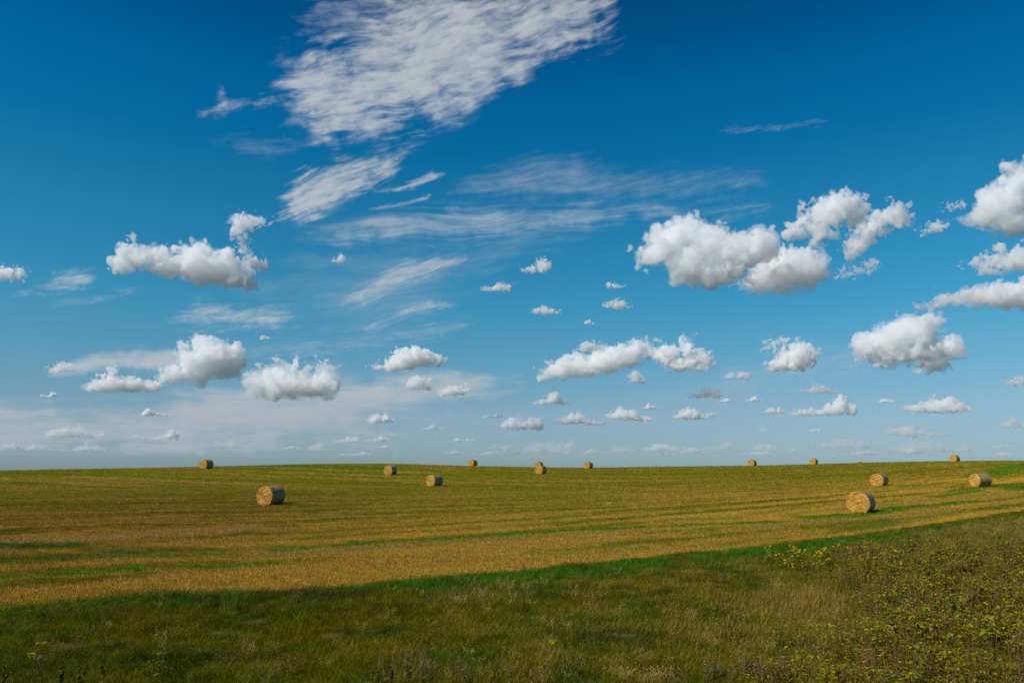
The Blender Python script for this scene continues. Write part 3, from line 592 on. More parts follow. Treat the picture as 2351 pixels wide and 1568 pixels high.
def lattice(shape, cell, rs):
    """smooth random field on a regular grid, one octave of wavelength 2*cell voxels"""
    out = None
    dims = [int(n / cell) + 4 for n in shape]
    a = rs.uniform(-1, 1, dims).astype(np.float32)
    for ax, n in enumerate(shape):
        p = np.arange(n) / cell + 1.0; i = np.floor(p).astype(int); f = p - i
        M = np.zeros((n, dims[ax]), np.float32)
        w = [(1 - f) ** 3 / 6, (3 * f ** 3 - 6 * f ** 2 + 4) / 6, (-3 * f ** 3 + 3 * f ** 2 + 3 * f + 1) / 6, f ** 3 / 6]
        for k in range(4): M[np.arange(n), np.clip(i - 1 + k, 0, dims[ax] - 1)] += w[k]
        a = np.moveaxis(np.tensordot(M, a, axes=(1, ax)), 0, ax)
    return a * 2.2

def surface_nets(F):
    """closed quad skin of F > 0 on a unit grid"""
    nx, ny, nz = F.shape
    S = F > 0
    c = [S[i:nx - 1 + i, j:ny - 1 + j, k:nz - 1 + k] for i in (0, 1) for j in (0, 1) for k in (0, 1)]
    cnt = sum(q.astype(np.int8) for q in c)
    cells = np.argwhere((cnt > 0) & (cnt < 8))
    if len(cells) == 0: return None, None
    idx = np.full((nx - 1, ny - 1, nz - 1), -1, np.int32)
    idx[cells[:, 0], cells[:, 1], cells[:, 2]] = np.arange(len(cells))
    acc = np.zeros((len(cells), 3)); num = np.zeros(len(cells))
    corner = [(i, j, k) for i in (0, 1) for j in (0, 1) for k in (0, 1)]
    val = [F[cells[:, 0] + a, cells[:, 1] + b, cells[:, 2] + d] for a, b, d in corner]
    for p in range(8):
        for q in range(p + 1, 8):
            dd = np.array(corner[q]) - np.array(corner[p])
            if np.abs(dd).sum() != 1: continue
            a, b = val[p], val[q]; ch = (a > 0) != (b > 0)
            t = np.where(ch, a / np.where(a - b == 0, 1, a - b), 0)
            acc += np.where(ch[:, None], np.array(corner[p]) + t[:, None] * dd, 0); num += ch
    V = cells + acc / num[:, None]
    Q = []
    for ax in range(3):
        sl0 = [slice(None)] * 3; sl1 = [slice(None)] * 3
        sl0[ax] = slice(0, -1); sl1[ax] = slice(1, None)
        a, b = S[tuple(sl0)], S[tuple(sl1)]
        e = np.argwhere(a != b)
        u, w = (ax + 1) % 3, (ax + 2) % 3
        ok = (e[:, u] > 0) & (e[:, w] > 0) & (e[:, u] < F.shape[u] - 1) & (e[:, w] < F.shape[w] - 1)
        e = e[ok]
        fl = a[e[:, 0], e[:, 1], e[:, 2]]
        def at(du, dw):
            k = e.copy(); k[:, u] += du; k[:, w] += dw
            return idx[k[:, 0], k[:, 1], k[:, 2]]
        q = np.stack([at(-1, -1), at(0, -1), at(0, 0), at(-1, 0)], 1)
        q[~fl] = q[~fl][:, ::-1]
        Q.append(q)
    return V, np.concatenate(Q)

def cumulus(key, puffs, name, label, cat, group=None, rag=1.0, thick=1.4, base_alt=1500.0):
    P = np.array(puffs, float) / 100.0              # azimuth, elevation, half width, half height in degrees
    rs = np.random.RandomState(abs(hash_key(key)) % 100000)
    az0 = P[:, 0].mean(); elb = max((P[:, 1] - P[:, 3]).min(), 0.35)
    D = min(base_alt / math.tan(math.radians(elb)), 52000.0)
    X = D * np.tan(np.radians(P[:, 0] - az0)); Zc = D * np.tan(np.radians(P[:, 1])) / np.cos(np.radians(P[:, 0] - az0))
    RX = D * np.radians(P[:, 2]); RZ = D * np.radians(P[:, 3])
    rm = float(np.mean(np.minimum(RX, RZ)))
    RY = np.minimum(RX, RZ * 1.6)
    Y = rs.uniform(-.45, .45, len(P)) * rm
    span = max(X.max() - X.min() + 2 * RX.max(), 1.0)
    vox = D * min(0.00105, max(0.00042, span / D / 110))
    pad = 5 * vox + 0.45 * rm
    lo = np.array([(X - RX).min(), (Y - RY).min(), (Zc - RZ).min()]) - pad
    hi = np.array([(X + RX).max(), (Y + RY).max(), (Zc + RZ).max()]) + pad
    vy = vox * 1.5                                   # coarser in depth
    N = [int((hi[0] - lo[0]) / vox) + 1, int((hi[1] - lo[1]) / vy) + 1, int((hi[2] - lo[2]) / vox) + 1]
    gx = (lo[0] + np.arange(N[0]) * vox).astype(np.float32)[:, None, None]
    gy = (lo[1] + np.arange(N[1]) * vy).astype(np.float32)[None, :, None]
    gz = (lo[2] + np.arange(N[2]) * vox).astype(np.float32)[None, None, :]
    # warp the coordinates so that the puffs are not ellipsoids
    w0 = max(rm / vox * 0.9, 2.5)
    wx, wz = lattice(N, w0, rs) * (.30 * rm), lattice(N, w0, rs) * (.22 * rm)
    F = np.full(N, -9.0, np.float32)
    sharp = 5.0
    acc = np.zeros(N, np.float32)
    for i in range(len(P)):
        q = np.sqrt(((gx + wx - X[i]) / RX[i]) ** 2 + ((gy - Y[i]) / RY[i]) ** 2 + ((gz + wz - Zc[i]) / RZ[i]) ** 2)
        sd = (1.0 - q) * (min(RX[i], RZ[i]) / rm)
        acc += np.exp(np.clip(sharp * sd, -30, 12))
    F = np.log(acc + 1e-12) / sharp
    n, a, cell = np.zeros(N, np.float32), 1.0, max(rm / vox * 0.55, 2.0)
    t = 0
    while cell > 0.9:
        o = lattice(N, cell, rs)
        n += a * ((np.abs(o) * 1.6 - 0.62) if cell > 2.2 else o * .7); t += a
        cell *= 0.5; a *= 0.68
    n /= t
    zb = (Zc - RZ).min()
    low = sstep(0.0, 0.55, (gz - zb) / max((Zc + RZ).max() - zb, 1.0)).astype(np.float32)
    big = lattice(N, max(rm / vox * 1.4, 3), rs)
    body = F - 0.16 + n * (.6 + .5 * low) * 1.45 * rag + big * .22 * rag
    fringe = None
    if len(P) > 4:                                   # thin torn vapour round the solid body
        f2 = sum(a_ * lattice(N, c_, rs) for a_, c_ in ((.5, max(rm / vox * .5, 3)), (.4, max(rm / vox * .22, 2)), (.3, max(rm / vox * .1, 1.5)), (.2, 1.2)))
        fringe = F + .06 + n * .45 * rag + f2 * .55 * (.5 + .5 * low) * min(rag, 1.3)
    F = body
    def skin(G):
        G[0], G[-1] = -1, -1; G[:, 0], G[:, -1] = -1, -1; G[:, :, 0], G[:, :, -1] = -1, -1
        V, Q = surface_nets(G)
        if V is None: return None, None
        V = lo + V * [vox, vy, vox]; V[:, 2] -= Zc.mean()
        return V, Q
    V, Q = skin(F)
    if V is None: return
    org = np.array([D * math.sin(math.radians(az0)), D * math.cos(math.radians(az0)), float(Zc.mean())])
    me = mesh_from(name, V, Q)
    o = link(name, me, cloud_mat(name + '_vapour', thick / rm))
    o.location = (org[0], org[1], org[2] + EYE); o.rotation_euler = (0, 0, -math.radians(az0))
    tag(o, label, cat, group)
    if fringe is not None:
        V, Q = skin(fringe)
        if V is not None: link('torn_fringe', mesh_from('torn_fringe', V, Q), cloud_mat('fringe_vapour', thick * .42 / rm), o)
    return o

def hash_key(k):
    h = 7
    for ch in k: h = (h * 131 + ord(ch)) & 0x7fffffff
    return h

CLOUD_LABELS = {
 '1': 'long white cumulus cloud with a tall rounded hump, highest whole cumulus over the left field',
 '2': 'ragged wispy cloud fragment with a thin stem hanging beside the long humped cumulus',
 '3': 'small cumulus cut off by the left border of the sky',
 '4': 'ragged little cumulus lumps at the left end of the flat layered cloud',
 '5': 'tall cauliflower-topped cumulus cloud standing over the flat layered cloud',
 '6': 'flat-based cumulus below the flat layered cloud, left of the cauliflower cumulus',
 '7': 'broad grey-bellied cumulus with several bumps just right of the cauliflower cumulus',
 '8': 'single peaked cumulus with a tail to the left, over the middle of the hill',
 '9': 'small soft cumulus directly below the single peaked cumulus',
 '10': 'small flat cumulus with a tiny upright puff at its right end',
 '11': 'long slanting cumulus rising to the right in the lower middle sky',
 '12': 'small loose puff above the long slanting cumulus',
 '13': 'broken cumulus with a narrow tower beside the long slanting cumulus',
 '14': 'large billowing cumulus body with a dark blue gap, biggest of the right-hand cluster',
 '15': 'bright dome-topped cumulus at the lower right of the big cluster',
 '16': 'peaked ragged cumulus at the top of the big cluster',
 '17': 'slanting finger-shaped cumulus at the far right of the big cluster',
 '18': 'faint torn cloud shred under the finger-shaped cumulus',
 '19': 'curled cumulus shaped like a hook above a flat base, between two bigger cumulus',
 '20': 'large grey-shaded double cumulus in the right-hand sky above the bales',
 '21': 'bright small cumulus leaning against the grey-shaded double cumulus',
 '22': 'tall bright cumulus cut off by the right border, topmost of that stack',
 '23': 'middle flat-bottomed cumulus of the stack at the right border',
 '24': 'lowest long cumulus with a trailing left end in the stack at the right border',
 '25': 'thin cloud shred left of the topmost cumulus at the right border',
}
SMALL = {0: 'flat-based small cumulus low in the right-hand sky, wide with a long right tail', 1: 'wide low cumulus below the hook-shaped cumulus', 2: 'pale puff just above the wide low cumulus',
 3: 'tiny bright cumulus on its own above the row of low cumulus', 4: 'rounded small cumulus under the long slanting cumulus', 5: 'first rounded cumulus of the low row over the paired bales',
 6: 'second cumulus of the low row, widest and brightest', 7: 'third cumulus of the low row with a flat base', 10 - 1: 'fourth and last cumulus of the low row', 8: 'tiny puff at the upper right of the third low-row cumulus',
 10: 'stretched pale cumulus low above the far right bale', 39: 'wispy small puff alone beneath the faint middle streaks', 15: 'lumpy pale cloud bank low on the horizon over the paired bales'}
for k, pf in CUMULUS.items():
    if k in CLOUD_LABELS:
        cumulus(k, pf, 'cumulus_cloud', CLOUD_LABELS[k], 'cloud', 'cumulus clouds over the field',
                rag={'2': 1.5, '18': 1.6, '25': 1.6, '16': 1.25, '17': 1.3, '4': 1.2, '19': 1.3, '13': 1.25}.get(k, 1.0),
                thick={'2': .8, '18': .6, '25': .6, '4': .9, '16': 1.2, '17': 1.2, '12': .9}.get(k, 1.4))
    else:
        i = int(k[1:]); hi = pf[0][1] > 500
        lab = SMALL.get(i, 'small torn cloud shred high between the larger clouds' if hi else 'small pale cumulus puff low above the horizon')
        low = pf[0][1] < 330
        cumulus(k, pf, 'cumulus_cloud', lab, 'cloud', 'small high cloud shreds' if hi else 'small cumulus low above the horizon',
                rag=1.5 if hi else (1.15 if low else 1.0), thick=.7 if hi else (.28 if pf[0][1] < 200 else .45 if low else 1.0))

def ridge(x, y, seed, octv=5, gain=.6):
    s, a, t = 0, 1.0, 0
    for i in range(octv):
        s = s + a * (1 - np.abs(perlin(x, y, seed + 13 * i)) * 2.0); t += a
        x = x * 2.05 + 1.7; y = y * 2.05 - 4.1; a *= gain
    return s / t

def cirrus_field(pts, key, tau, alt, step, ang, sx, sy, soft, warp, holes, hard):
    P = np.array(pts, float) / 100.0
    a0, a1 = P[:, 0].min() - 3 * soft, P[:, 0].max() + 3 * soft
    e0, e1 = max(P[:, 1].min() - 3 * soft, 1.0), P[:, 1].max() + 3 * soft
    A, E = np.meshgrid(np.arange(a0, a1, step), np.arange(e0, e1, step), indexing='ij')
    sd = hash_key(key) % 997
    c, s = math.cos(math.radians(ang)), math.sin(math.radians(ang))
    wa = warp * fbm(A / 5.5, E / 3.6, sd, 2); we = warp * .8 * fbm(A / 5.5 + 9, E / 3.6, sd + 5, 2)
    u = (A + wa) * c + (E + we) * s; v = -(A + wa) * s + (E + we) * c
    fil = ridge(u / sx, v / sy, sd + 9)                              # combed filaments
    fine = ridge(u / (sx * .5) + 3, v / (sy * .33), sd + 12, 4, .7)
    lump = fbm(u / (sx * 1.3), v / (sy * 3.2), sd + 21, 4)
    big = fbm(A / (4 * soft + .8), E / (3 * soft + .6), sd + 25, 3)
    cu = fbm(A / (.9 * soft + .15), E / (.9 * soft + .15), sd + 27, 3)
    d, ins = poly_dist(A + soft * (.9 * fbm(u / sx, v / sy, sd + 31, 4) + .5 * cu), E + soft * (.9 * fbm(u / sx, v / sy, sd + 41, 4) + .5 * cu), list(map(tuple, P)), True)
    sdist = np.where(ins, d, -d)
    soft_f = fbm(u / (sx * .8), v / (sy * 1.6), sd + 51, 5, .6)
    tiny = fbm(u / (sx * .16), v / (sy * .34), sd + 57, 4, .65)
    env = sstep(-1.6, 1.9, sdist / soft)
    tex = .35 * (fil - .45) + .25 * (fine - .4) + 1.1 * soft_f + .9 * lump + .7 * big + .3 * cu
    cov = np.clip(env * 1.25 - .22 + hard * .62 * np.sqrt(env) * (1.25 - .55 * env) * (tex - holes - .05), 0, 1.7)
    comb = np.clip(.82 + .40 * soft_f + .38 * (fil - .45) + .30 * (fine - .4) + .14 * tiny, .15, 1.7)
    t = tau * cov ** 1.4 * comb * sstep(.0, .7, env)
    return A, E, t

def cirrus(key, label, *args):
    """a sheet of ice cloud at its own height: a closed body whose thickness varies in combed filaments"""
    tau, alt = args[0], args[1]
    A, E, t = cirrus_field(CIRRUS[key], key, *args)
    t[0], t[-1] = 0, 0; t[:, 0], t[:, -1] = 0, 0
    dens = 0.05
    R = alt / np.tan(np.radians(E))
    th = t * np.sin(np.radians(E)) / dens
    x, y = R * np.sin(np.radians(A)), R * np.cos(np.radians(A))
    keep = t > .004
    fk = keep[:-1, :-1] | keep[1:, :-1] | keep[:-1, 1:] | keep[1:, 1:]
    used = np.zeros(A.shape, bool)
    used[:-1, :-1] |= fk; used[1:, :-1] |= fk; used[:-1, 1:] |= fk; used[1:, 1:] |= fk
    idx = np.full(A.shape, -1); nu = int(used.sum()); idx[used] = np.arange(nu)
    inner = np.zeros(A.shape, bool)                      # a vertex whose four cells all stay is inside; the rest is the rim
    inner[1:-1, 1:-1] = fk[:-1, :-1] & fk[1:, :-1] & fk[:-1, 1:] & fk[1:, 1:]
    th = np.where(inner, np.maximum(th, .05), 0)
    ux, uy, ut = x[used], y[used], th[used]
    top = np.stack([ux, uy, alt + ut * .5], 1); bot = np.stack([ux, uy, alt - ut * .5], 1)
    rim = ~inner[used]
    map_b = np.arange(nu) + nu
    map_b[rim] = np.arange(nu)[rim]                      # top and bottom share the rim vertices: a watertight skin
    i, j = np.nonzero(fk)
    q = np.stack([idx[i, j], idx[i, j + 1], idx[i + 1, j + 1], idx[i + 1, j]], 1)
    if np.cross((top[q[0, 1]] - top[q[0, 0]])[:2], (top[q[0, 3]] - top[q[0, 0]])[:2]) < 0: q = q[:, ::-1]
    V = np.r_[top, bot]; Fq = np.r_[q, map_b[q][:, ::-1]]
    org = V.mean(0); V = V - org
    me = mesh_from('cirrus_cloud', V, Fq)
    o = link('cirrus_cloud', me, cloud_mat('ice_cloud', dens, .1))
    o.location = org + [0, 0, EYE]
    tag(o, label, 'cloud', 'cirrus clouds')

CIRRUS_SET = [
 ('big', 'huge fibrous white cirrus cloud fanning across the top of the sky', 1.45, 7000, .042, 14, 3.2, .55, 1.6, .8, .0, 1.6),
 ('bigtop', 'thin grey cirrus veil trailing left from the top of the huge cirrus', .5, 7050, .05, 12, 3.0, .4, 1.0, .5, .0, 1.4),
 ('feather', 'bright feather-shaped cirrus cloud slanting below the huge cirrus', 2.0, 6800, .038, 24, 2.0, .32, .9, .35, -.05, 1.0),
 ('hook', 'thin hooked cirrus strand beside the tip of the feather-shaped cirrus', 1.2, 6900, .035, 16, 1.6, .22, .25, .3, -.1, .8),
 ('hook2', 'short faint cirrus strand below the hooked strand', 1.0, 6900, .035, 14, 1.5, .2, .2, .25, -.1, .8),
 ('band', 'long faint horizontal cirrus band across the middle of the sky', .75, 7200, .06, 4, 6.0, .40, 1.0, .7, -.2, 1.0),
 ('veil', 'very faint thin cirrus veil above the long horizontal band', .32, 7300, .07, 8, 5.0, .45, 1.1, .8, -.1, 1.0),
 ('tail', 'slanting comet-shaped cirrus streak in mid sky', 1.3, 6600, .04, 22, 2.8, .27, .65, .45, -.15, 1.0),
 ('tail2', 'smaller slanting cirrus streak just below the comet-shaped one', 1.1, 6600, .04, 22, 2.2, .22, .45, .35, -.15, 1.0),
 ('lefta', 'pale smeared cloud streak low at the left of the long humped cumulus', 1.1, 5200, .045, 12, 1.8, .3, .55, .5, -.1, 1.1),
 ('leftb', 'combed white cirrus patch above the cauliflower cumulus', 1.0, 6400, .045, 12, 2.4, .26, .8, .5, -.1, 1.2),
 ('leftc', 'thin faint streak below the long humped cumulus', .6, 6500, .05, 10, 2.2, .25, .35, .4, .0, 1.1),
 ('spur', 'small faint cirrus spur with an upright barb left of the huge cirrus', .8, 6900, .04, 14, 1.8, .22, .45, .5, -.1, 1.2),
 ('line', 'faint straight cirrus line high on the right', .4, 7000, .05, 5, 3.0, .2, .35, .3, -.1, 1.0),
 ('streaks', 'faint hazy streaks above the single peaked cumulus', .5, 6600, .06, 8, 4.5, .3, .8, .5, -.1, 1.1),
 ('low', 'broad low grey-white veil of cloud behind the left cumulus', 2.5, 5200, .06, 3, 9.0, .9, 1.6, .5, -.2, .45),
 ('mid', 'very thin pale veil behind the right-hand cumulus', .45, 6000, .08, 6, 8.0, .6, 1.6, .6, -.2, .7),
 ('wide', 'broad faint veil spread round the middle cirrus streaks', .22, 6900, .07, 7, 7.0, .8, 2.0, .7, -.05, 1.0),
 ('wisp', 'faint wisps trailing left below the huge cirrus', .22, 7000, .05, 10, 3.0, .35, .8, .5, .0, 1.2),
 ('low2', 'faint pale veil low over the middle of the hill', .25, 5000, .07, 3, 8.0, .9, 1.4, .6, -.1, .6),
 ('flat', 'flat smooth grey-white layered cloud reaching left from the tall cauliflower cumulus', 1.7, 4200, .04, 4, 4.0, .45, .40, .3, -.2, .5),
]
for a in CIRRUS_SET: cirrus(*a)

# ------------------------------------------------------------------ grass and stubble (uncountable): combed clumps set out on the ground
src = bpy.data.collections.new('clump_source')     # not linked to the scene: only the copies below render
M_BLADE = leafy('grass_blade', 'INSTANCE', var=.75, trans=.35)
M_SEED = leafy('seed_head', (.55, .38, .15), var=.3, trans=.25)

def clump(name, n, rad, h0, h1, width, bend, wind, seed, heads=0.0, tuft=False):
    r = np.random.RandomState(seed)
    v, f, c, mi = [], [], [], []
    for b in range(n):
        a = r.uniform(0, 2 * math.pi); q = rad * math.sqrt(r.uniform())
        p = np.array([math.cos(a) * q, math.sin(a) * q, -.02])
        h = r.uniform(h0, h1); w = width * r.uniform(.6, 1.3)
        la = r.uniform(0, 2 * math.pi); bd = bend * r.uniform(.2, 1.0) * h
        d = np.array([math.cos(la) * bd + wind * h, math.sin(la) * bd + wind * .3 * h, 0])
        fa = r.uniform(0, math.pi); s = np.array([math.cos(fa), math.sin(fa), 0]) * w * .5
        k = len(v); cc = r.uniform()
        for t, ww in ((0, 1.0), (.4, .9), (.75, .6)):
            m = p + d * t * t + np.array([0, 0, h * t * (1 - .12 * t)])
            v += [m - s * ww, m + s * ww]; c += [cc, cc]
        tip = p + d + np.array([0, 0, h * .88]); v.append(tip); c.append(cc)
        f += [(k, k + 1, k + 3, k + 2), (k + 2, k + 3, k + 5, k + 4), (k + 4, k + 5, k + 6, k + 6)]; mi += [0, 0, 0]
        if r.uniform() < heads:                      # a nodding panicle at the tip
            for j in range(6):
                e = tip + np.array([r.uniform(-.02, .05), r.uniform(-.03, .03), r.uniform(-.10, .03)])
                g_ = np.array([r.uniform(.004, .014), r.uniform(-.008, .008), -r.uniform(.014, .03)])
                s2 = np.array([.003, .002, .0015]); k = len(v)
                v += [e - s2, e + s2, e + g_]; c += [r.uniform()] * 3; f.append((k, k + 1, k + 2, k + 2)); mi.append(1)
    me = bpy.data.meshes.new(name)
    me.from_pydata([tuple(x) for x in v], [], [tuple(dict.fromkeys(q)) for q in f])
    me.polygons.foreach_set('material_index', mi)
    add_attr(me, 'rnd', c, 'FLOAT')
    me.materials.append(M_BLADE); me.materials.append(M_SEED)
    o = bpy.data.objects.new(name, me); src.objects.link(o)

clump('clump_a_regrowth', 24, .15, .04, .14, .008, .9, .05, 1)
clump('clump_b_stubble', 24, .15, .04, .13, .007, .45, .05, 2)
clump('clump_c_fine', 34, .16, .05, .25, .0052, 1.1, .02, 3)
clump('clump_d_fine', 34, .16, .05, .21, .0056, 1.3, .0, 4)
clump('clump_e_seeding', 14, .16, .30, .56, .0042, .5, .22, 5, heads=.5)
clump('clump_f_lush', 26, .15, .12, .30, .0095, .9, .06, 6)

def scatter_tree():
    ng = bpy.data.node_groups.new('scatter', 'GeometryNodeTree')
    ng.interface.new_socket('Geometry', in_out='INPUT', socket_type='NodeSocketGeometry')
    ng.interface.new_socket('Geometry', in_out='OUTPUT', socket_type='NodeSocketGeometry')
    n, l = ng.nodes, ng.links
    i, o = n.new('NodeGroupInput'), n.new('NodeGroupOutput')
    ci = n.new('GeometryNodeCollectionInfo'); ci.inputs['Collection'].default_value = src
    ci.inputs['Separate Children'].default_value = True; ci.inputs['Reset Children'].default_value = True
    ip = n.new('GeometryNodeInstanceOnPoints'); ip.inputs['Pick Instance'].default_value = True
    def na(name, t):
        x = n.new('GeometryNodeInputNamedAttribute'); x.data_type = t; x.inputs['Name'].default_value = name
        return x.outputs['Attribute']
    l.new(i.outputs[0], ip.inputs['Points']); l.new(ci.outputs[0], ip.inputs['Instance'])
    l.new(na('kind', 'INT'), ip.inputs['Instance Index'])
    er = n.new('FunctionNodeEulerToRotation'); l.new(na('turn', 'FLOAT_VECTOR'), er.inputs[0])
    l.new(er.outputs[0], ip.inputs['Rotation'])
    l.new(na('size', 'FLOAT_VECTOR'), ip.inputs['Scale'])
    l.new(ip.outputs[0], o.inputs[0])
    return ng
NG = scatter_tree()

def scatter(name, label, x, y, kind, size, tint_, dry, rs):
    me = bpy.data.meshes.new(name)
    v = np.stack([x, y, height(x, y)], 1).astype(np.float32)
    me.vertices.add(len(v)); me.vertices.foreach_set('co', v.ravel())
    add_attr(me, 'kind', kind, 'INT'); add_attr(me, 'size', size, 'FLOAT_VECTOR')
    tw = np.zeros((len(x), 3)); tw[:, 2] = rs.uniform(-.7, .7, len(x)); tw[:, :2] = rs.normal(0, .08, (len(x), 2))
    add_attr(me, 'turn', tw, 'FLOAT_VECTOR'); add_attr(me, 'tint', np.clip(tint_, 0, 1), 'FLOAT_VECTOR'); add_attr(me, 'dry', dry, 'FLOAT')
    o = bpy.data.objects.new(name, me); col.objects.link(o)
    md = o.modifiers.new('scatter', 'NODES'); md.node_group = NG
    tag(o, label, kind='stuff')

def sow(rs, d0, d1, dens, half=37.0):
    n = int(math.radians(2 * half) / 2 * (d1 * d1 - d0 * d0) * dens)
    r = np.sqrt(rs.uniform(d0 * d0, d1 * d1, n)); a = np.radians(rs.uniform(-half, half, n))
    return r * np.sin(a), r * np.cos(a)

def grow():
    rs = np.random.RandomState(77)
    V = [[], [], [], [], [], []]; Fd = [[], [], [], [], [], []]
    for d0, d1, dens in ((9.5, 16, 135), (16, 24, 110), (24, 34, 70), (34, 50, 36), (50, 75, 20), (75, 110, 11), (110, 160, 6), (160, 232, 3.4)):
        x, y = sow(rs, d0, d1, dens)
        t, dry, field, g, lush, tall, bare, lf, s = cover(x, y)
        n = len(x); u = rs.uniform(size=n); r = np.hypot(x, y)
        jit = np.exp(rs.normal(-.04, .34, (n, 1))) * np.exp(rs.normal(0, .07, (n, 3)))
        wide = np.clip(r / 42, 1, 3.0)[:, None]
        inf = field > rs.uniform(.3, .7, n)
        k = np.where(inf, np.where(u < .25 + .6 * g, 0, 1), np.where(u < lush * .85, 5, np.where(u < .5, 2, 3)))
        sdy = np.zeros(n)
        for qx, qy in SEEDY: sdy += .045 * np.exp(-(((x - qx) / .9) ** 2 + ((y - qy) / .8) ** 2))
        k = np.where(~inf & (rs.uniform(size=n) < sdy +  (.012 + .035 * tall + .015 * (dry > .3)) * (1 - lush) * (1 - .8 * lf)), 4, k)
        hs = np.exp(rs.normal(-.03, .30, n) + .55 * fbm(x / 1.4, y / 1.4, 61, 3) * (~inf)) * np.where(inf, 1.0, .80 + .35 * tall - .18 * (s > -1.2))
        sz = np.stack([wide[:, 0], wide[:, 0], hs * np.clip(r / 90, 1, 1.5)], 1)
        keep = (rs.uniform(size=n) > bare * .72) & (y > 0)
        for m_, L in ((inf & keep, Fd), (~inf & keep, V)):
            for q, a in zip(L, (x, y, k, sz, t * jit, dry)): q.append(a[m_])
    for L, nm, lab in ((Fd, 'field_stubble', 'cut tan stubble with green regrowth in rows over the whole hill'), (V, 'verge_grass', 'uncut olive and green grass of the verge below the field edge')):
        A = [np.concatenate(q) for q in L]
        scatter(nm, lab, *A, rs)
        print(nm, len(A[0]))
grow()

class Rnd(random.Random):
    def uniform(self, a=0.0, b=1.0): return random.Random.uniform(self, a, b)

# ------------------------------------------------------------------ round hay bales
def bale_materials():
    m, n, l = material('cut_straw')
    tcn = nd(n, 'ShaderNodeTexCoord'); sp = nd(n, 'ShaderNodeSeparateXYZ'); l.new(tcn.outputs['Object'], sp.inputs[0])
    r = mth(n, l, 'SQRT', mth(n, l, 'ADD', mth(n, l, 'MULTIPLY', sp.outputs['Y'], sp.outputs['Y']), mth(n, l, 'MULTIPLY', sp.outputs['Z'], sp.outputs['Z'])))
    th = mth(n, l, 'ARCTAN2', sp.outputs['Z'], sp.outputs['Y'])
    cb = nd(n, 'ShaderNodeCombineXYZ')
    l.new(mth(n, l, 'ADD', mth(n, l, 'MULTIPLY', r, 13.0), mth(n, l, 'MULTIPLY', th, .35)), cb.inputs[0])
    l.new(mth(n, l, 'MULTIPLY', th, mth(n, l, 'ADD', mth(n, l, 'MULTIPLY', r, 2.2), .5)), cb.inputs[1]); l.new(mth(n, l, 'MULTIPLY', sp.outputs['X'], 9.0), cb.inputs[2])
    nz = nd(n, 'ShaderNodeTexNoise'); nz.inputs['Scale'].default_value = 1.0; nz.inputs['Detail'].default_value = 5; nz.inputs['Roughness'].default_value = .7
    l.new(cb.outputs[0], nz.inputs['Vector'])
    rp = nd(n, 'ShaderNodeValToRGB'); l.new(nz.outputs['Fac'], rp.inputs[0])
    e = rp.color_ramp.elements; e[0].position = .34; e[0].color = (.13, .052, .006, 1); e[1].position = .64; e[1].color = (.85, .54, .13, 1)
    k = e.new(.5); k.color = (.48, .245, .03, 1)
    p = nd(n, 'ShaderNodeBsdfPrincipled'); p.inputs['Roughness'].default_value = .6; p.inputs['Specular IOR Level'].default_value = .3
    bp = nd(n, 'ShaderNodeBump'); bp.inputs['Strength'].default_value = 1; bp.inputs['Distance'].default_value = .05
    l.new(nz.outputs['Fac'], bp.inputs['Height']); l.new(bp.outputs[0], p.inputs['Normal'])
    l.new(rp.outputs[0], p.inputs['Base Color']); o = nd(n, 'ShaderNodeOutputMaterial'); l.new(p.outputs[0], o.inputs['Surface'])
    w, n, l = material('net_wrap')
    tcn = nd(n, 'ShaderNodeTexCoord'); mp = nd(n, 'ShaderNodeMapping'); mp.inputs['Scale'].default_value = (2.2, 9, 9); l.new(tcn.outputs['Object'], mp.inputs[0])
    nz = nd(n, 'ShaderNodeTexNoise'); nz.inputs['Scale'].default_value = 2.2; nz.inputs['Detail'].default_value = 7; nz.inputs['Roughness'].default_value = .7; l.new(mp.outputs[0], nz.inputs['Vector'])
    mp2 = nd(n, 'ShaderNodeMapping'); mp2.inputs['Scale'].default_value = (16, 1.5, 1.5); l.new(tcn.outputs['Object'], mp2.inputs[0])
    n2 = nd(n, 'ShaderNodeTexNoise'); n2.inputs['Scale'].default_value = 2; n2.inputs['Detail'].default_value = 3; l.new(mp2.outputs[0], n2.inputs['Vector'])
    rp = nd(n, 'ShaderNodeValToRGB'); e = rp.color_ramp.elements
    l.new(mth(n, l, 'ADD', mth(n, l, 'MULTIPLY', nz.outputs['Fac'], .6), mth(n, l, 'MULTIPLY', n2.outputs['Fac'], .4)), rp.inputs[0])
    e[0].position = .38; e[0].color = (.10, .055, .012, 1); e[1].position = .68; e[1].color = (.50, .36, .165, 1)
    p = nd(n, 'ShaderNodeBsdfPrincipled'); p.inputs['Roughness'].default_value = .55; l.new(rp.outputs[0], p.inputs['Base Color'])
    bp = nd(n, 'ShaderNodeBump'); bp.inputs['Strength'].default_value = .6; bp.inputs['Distance'].default_value = .02
    l.new(nz.outputs['Fac'], bp.inputs['Height']); l.new(bp.outputs[0], p.inputs['Normal'])
    o = nd(n, 'ShaderNodeOutputMaterial'); l.new(p.outputs[0], o.inputs['Surface'])
    return m, w
M_STRAW, M_NET = bale_materials()
M_STALK = leafy('loose_straw', (.62, .37, .07), var=.45, trans=.15)
BR, BL = .77, .74                                   # radius, half length

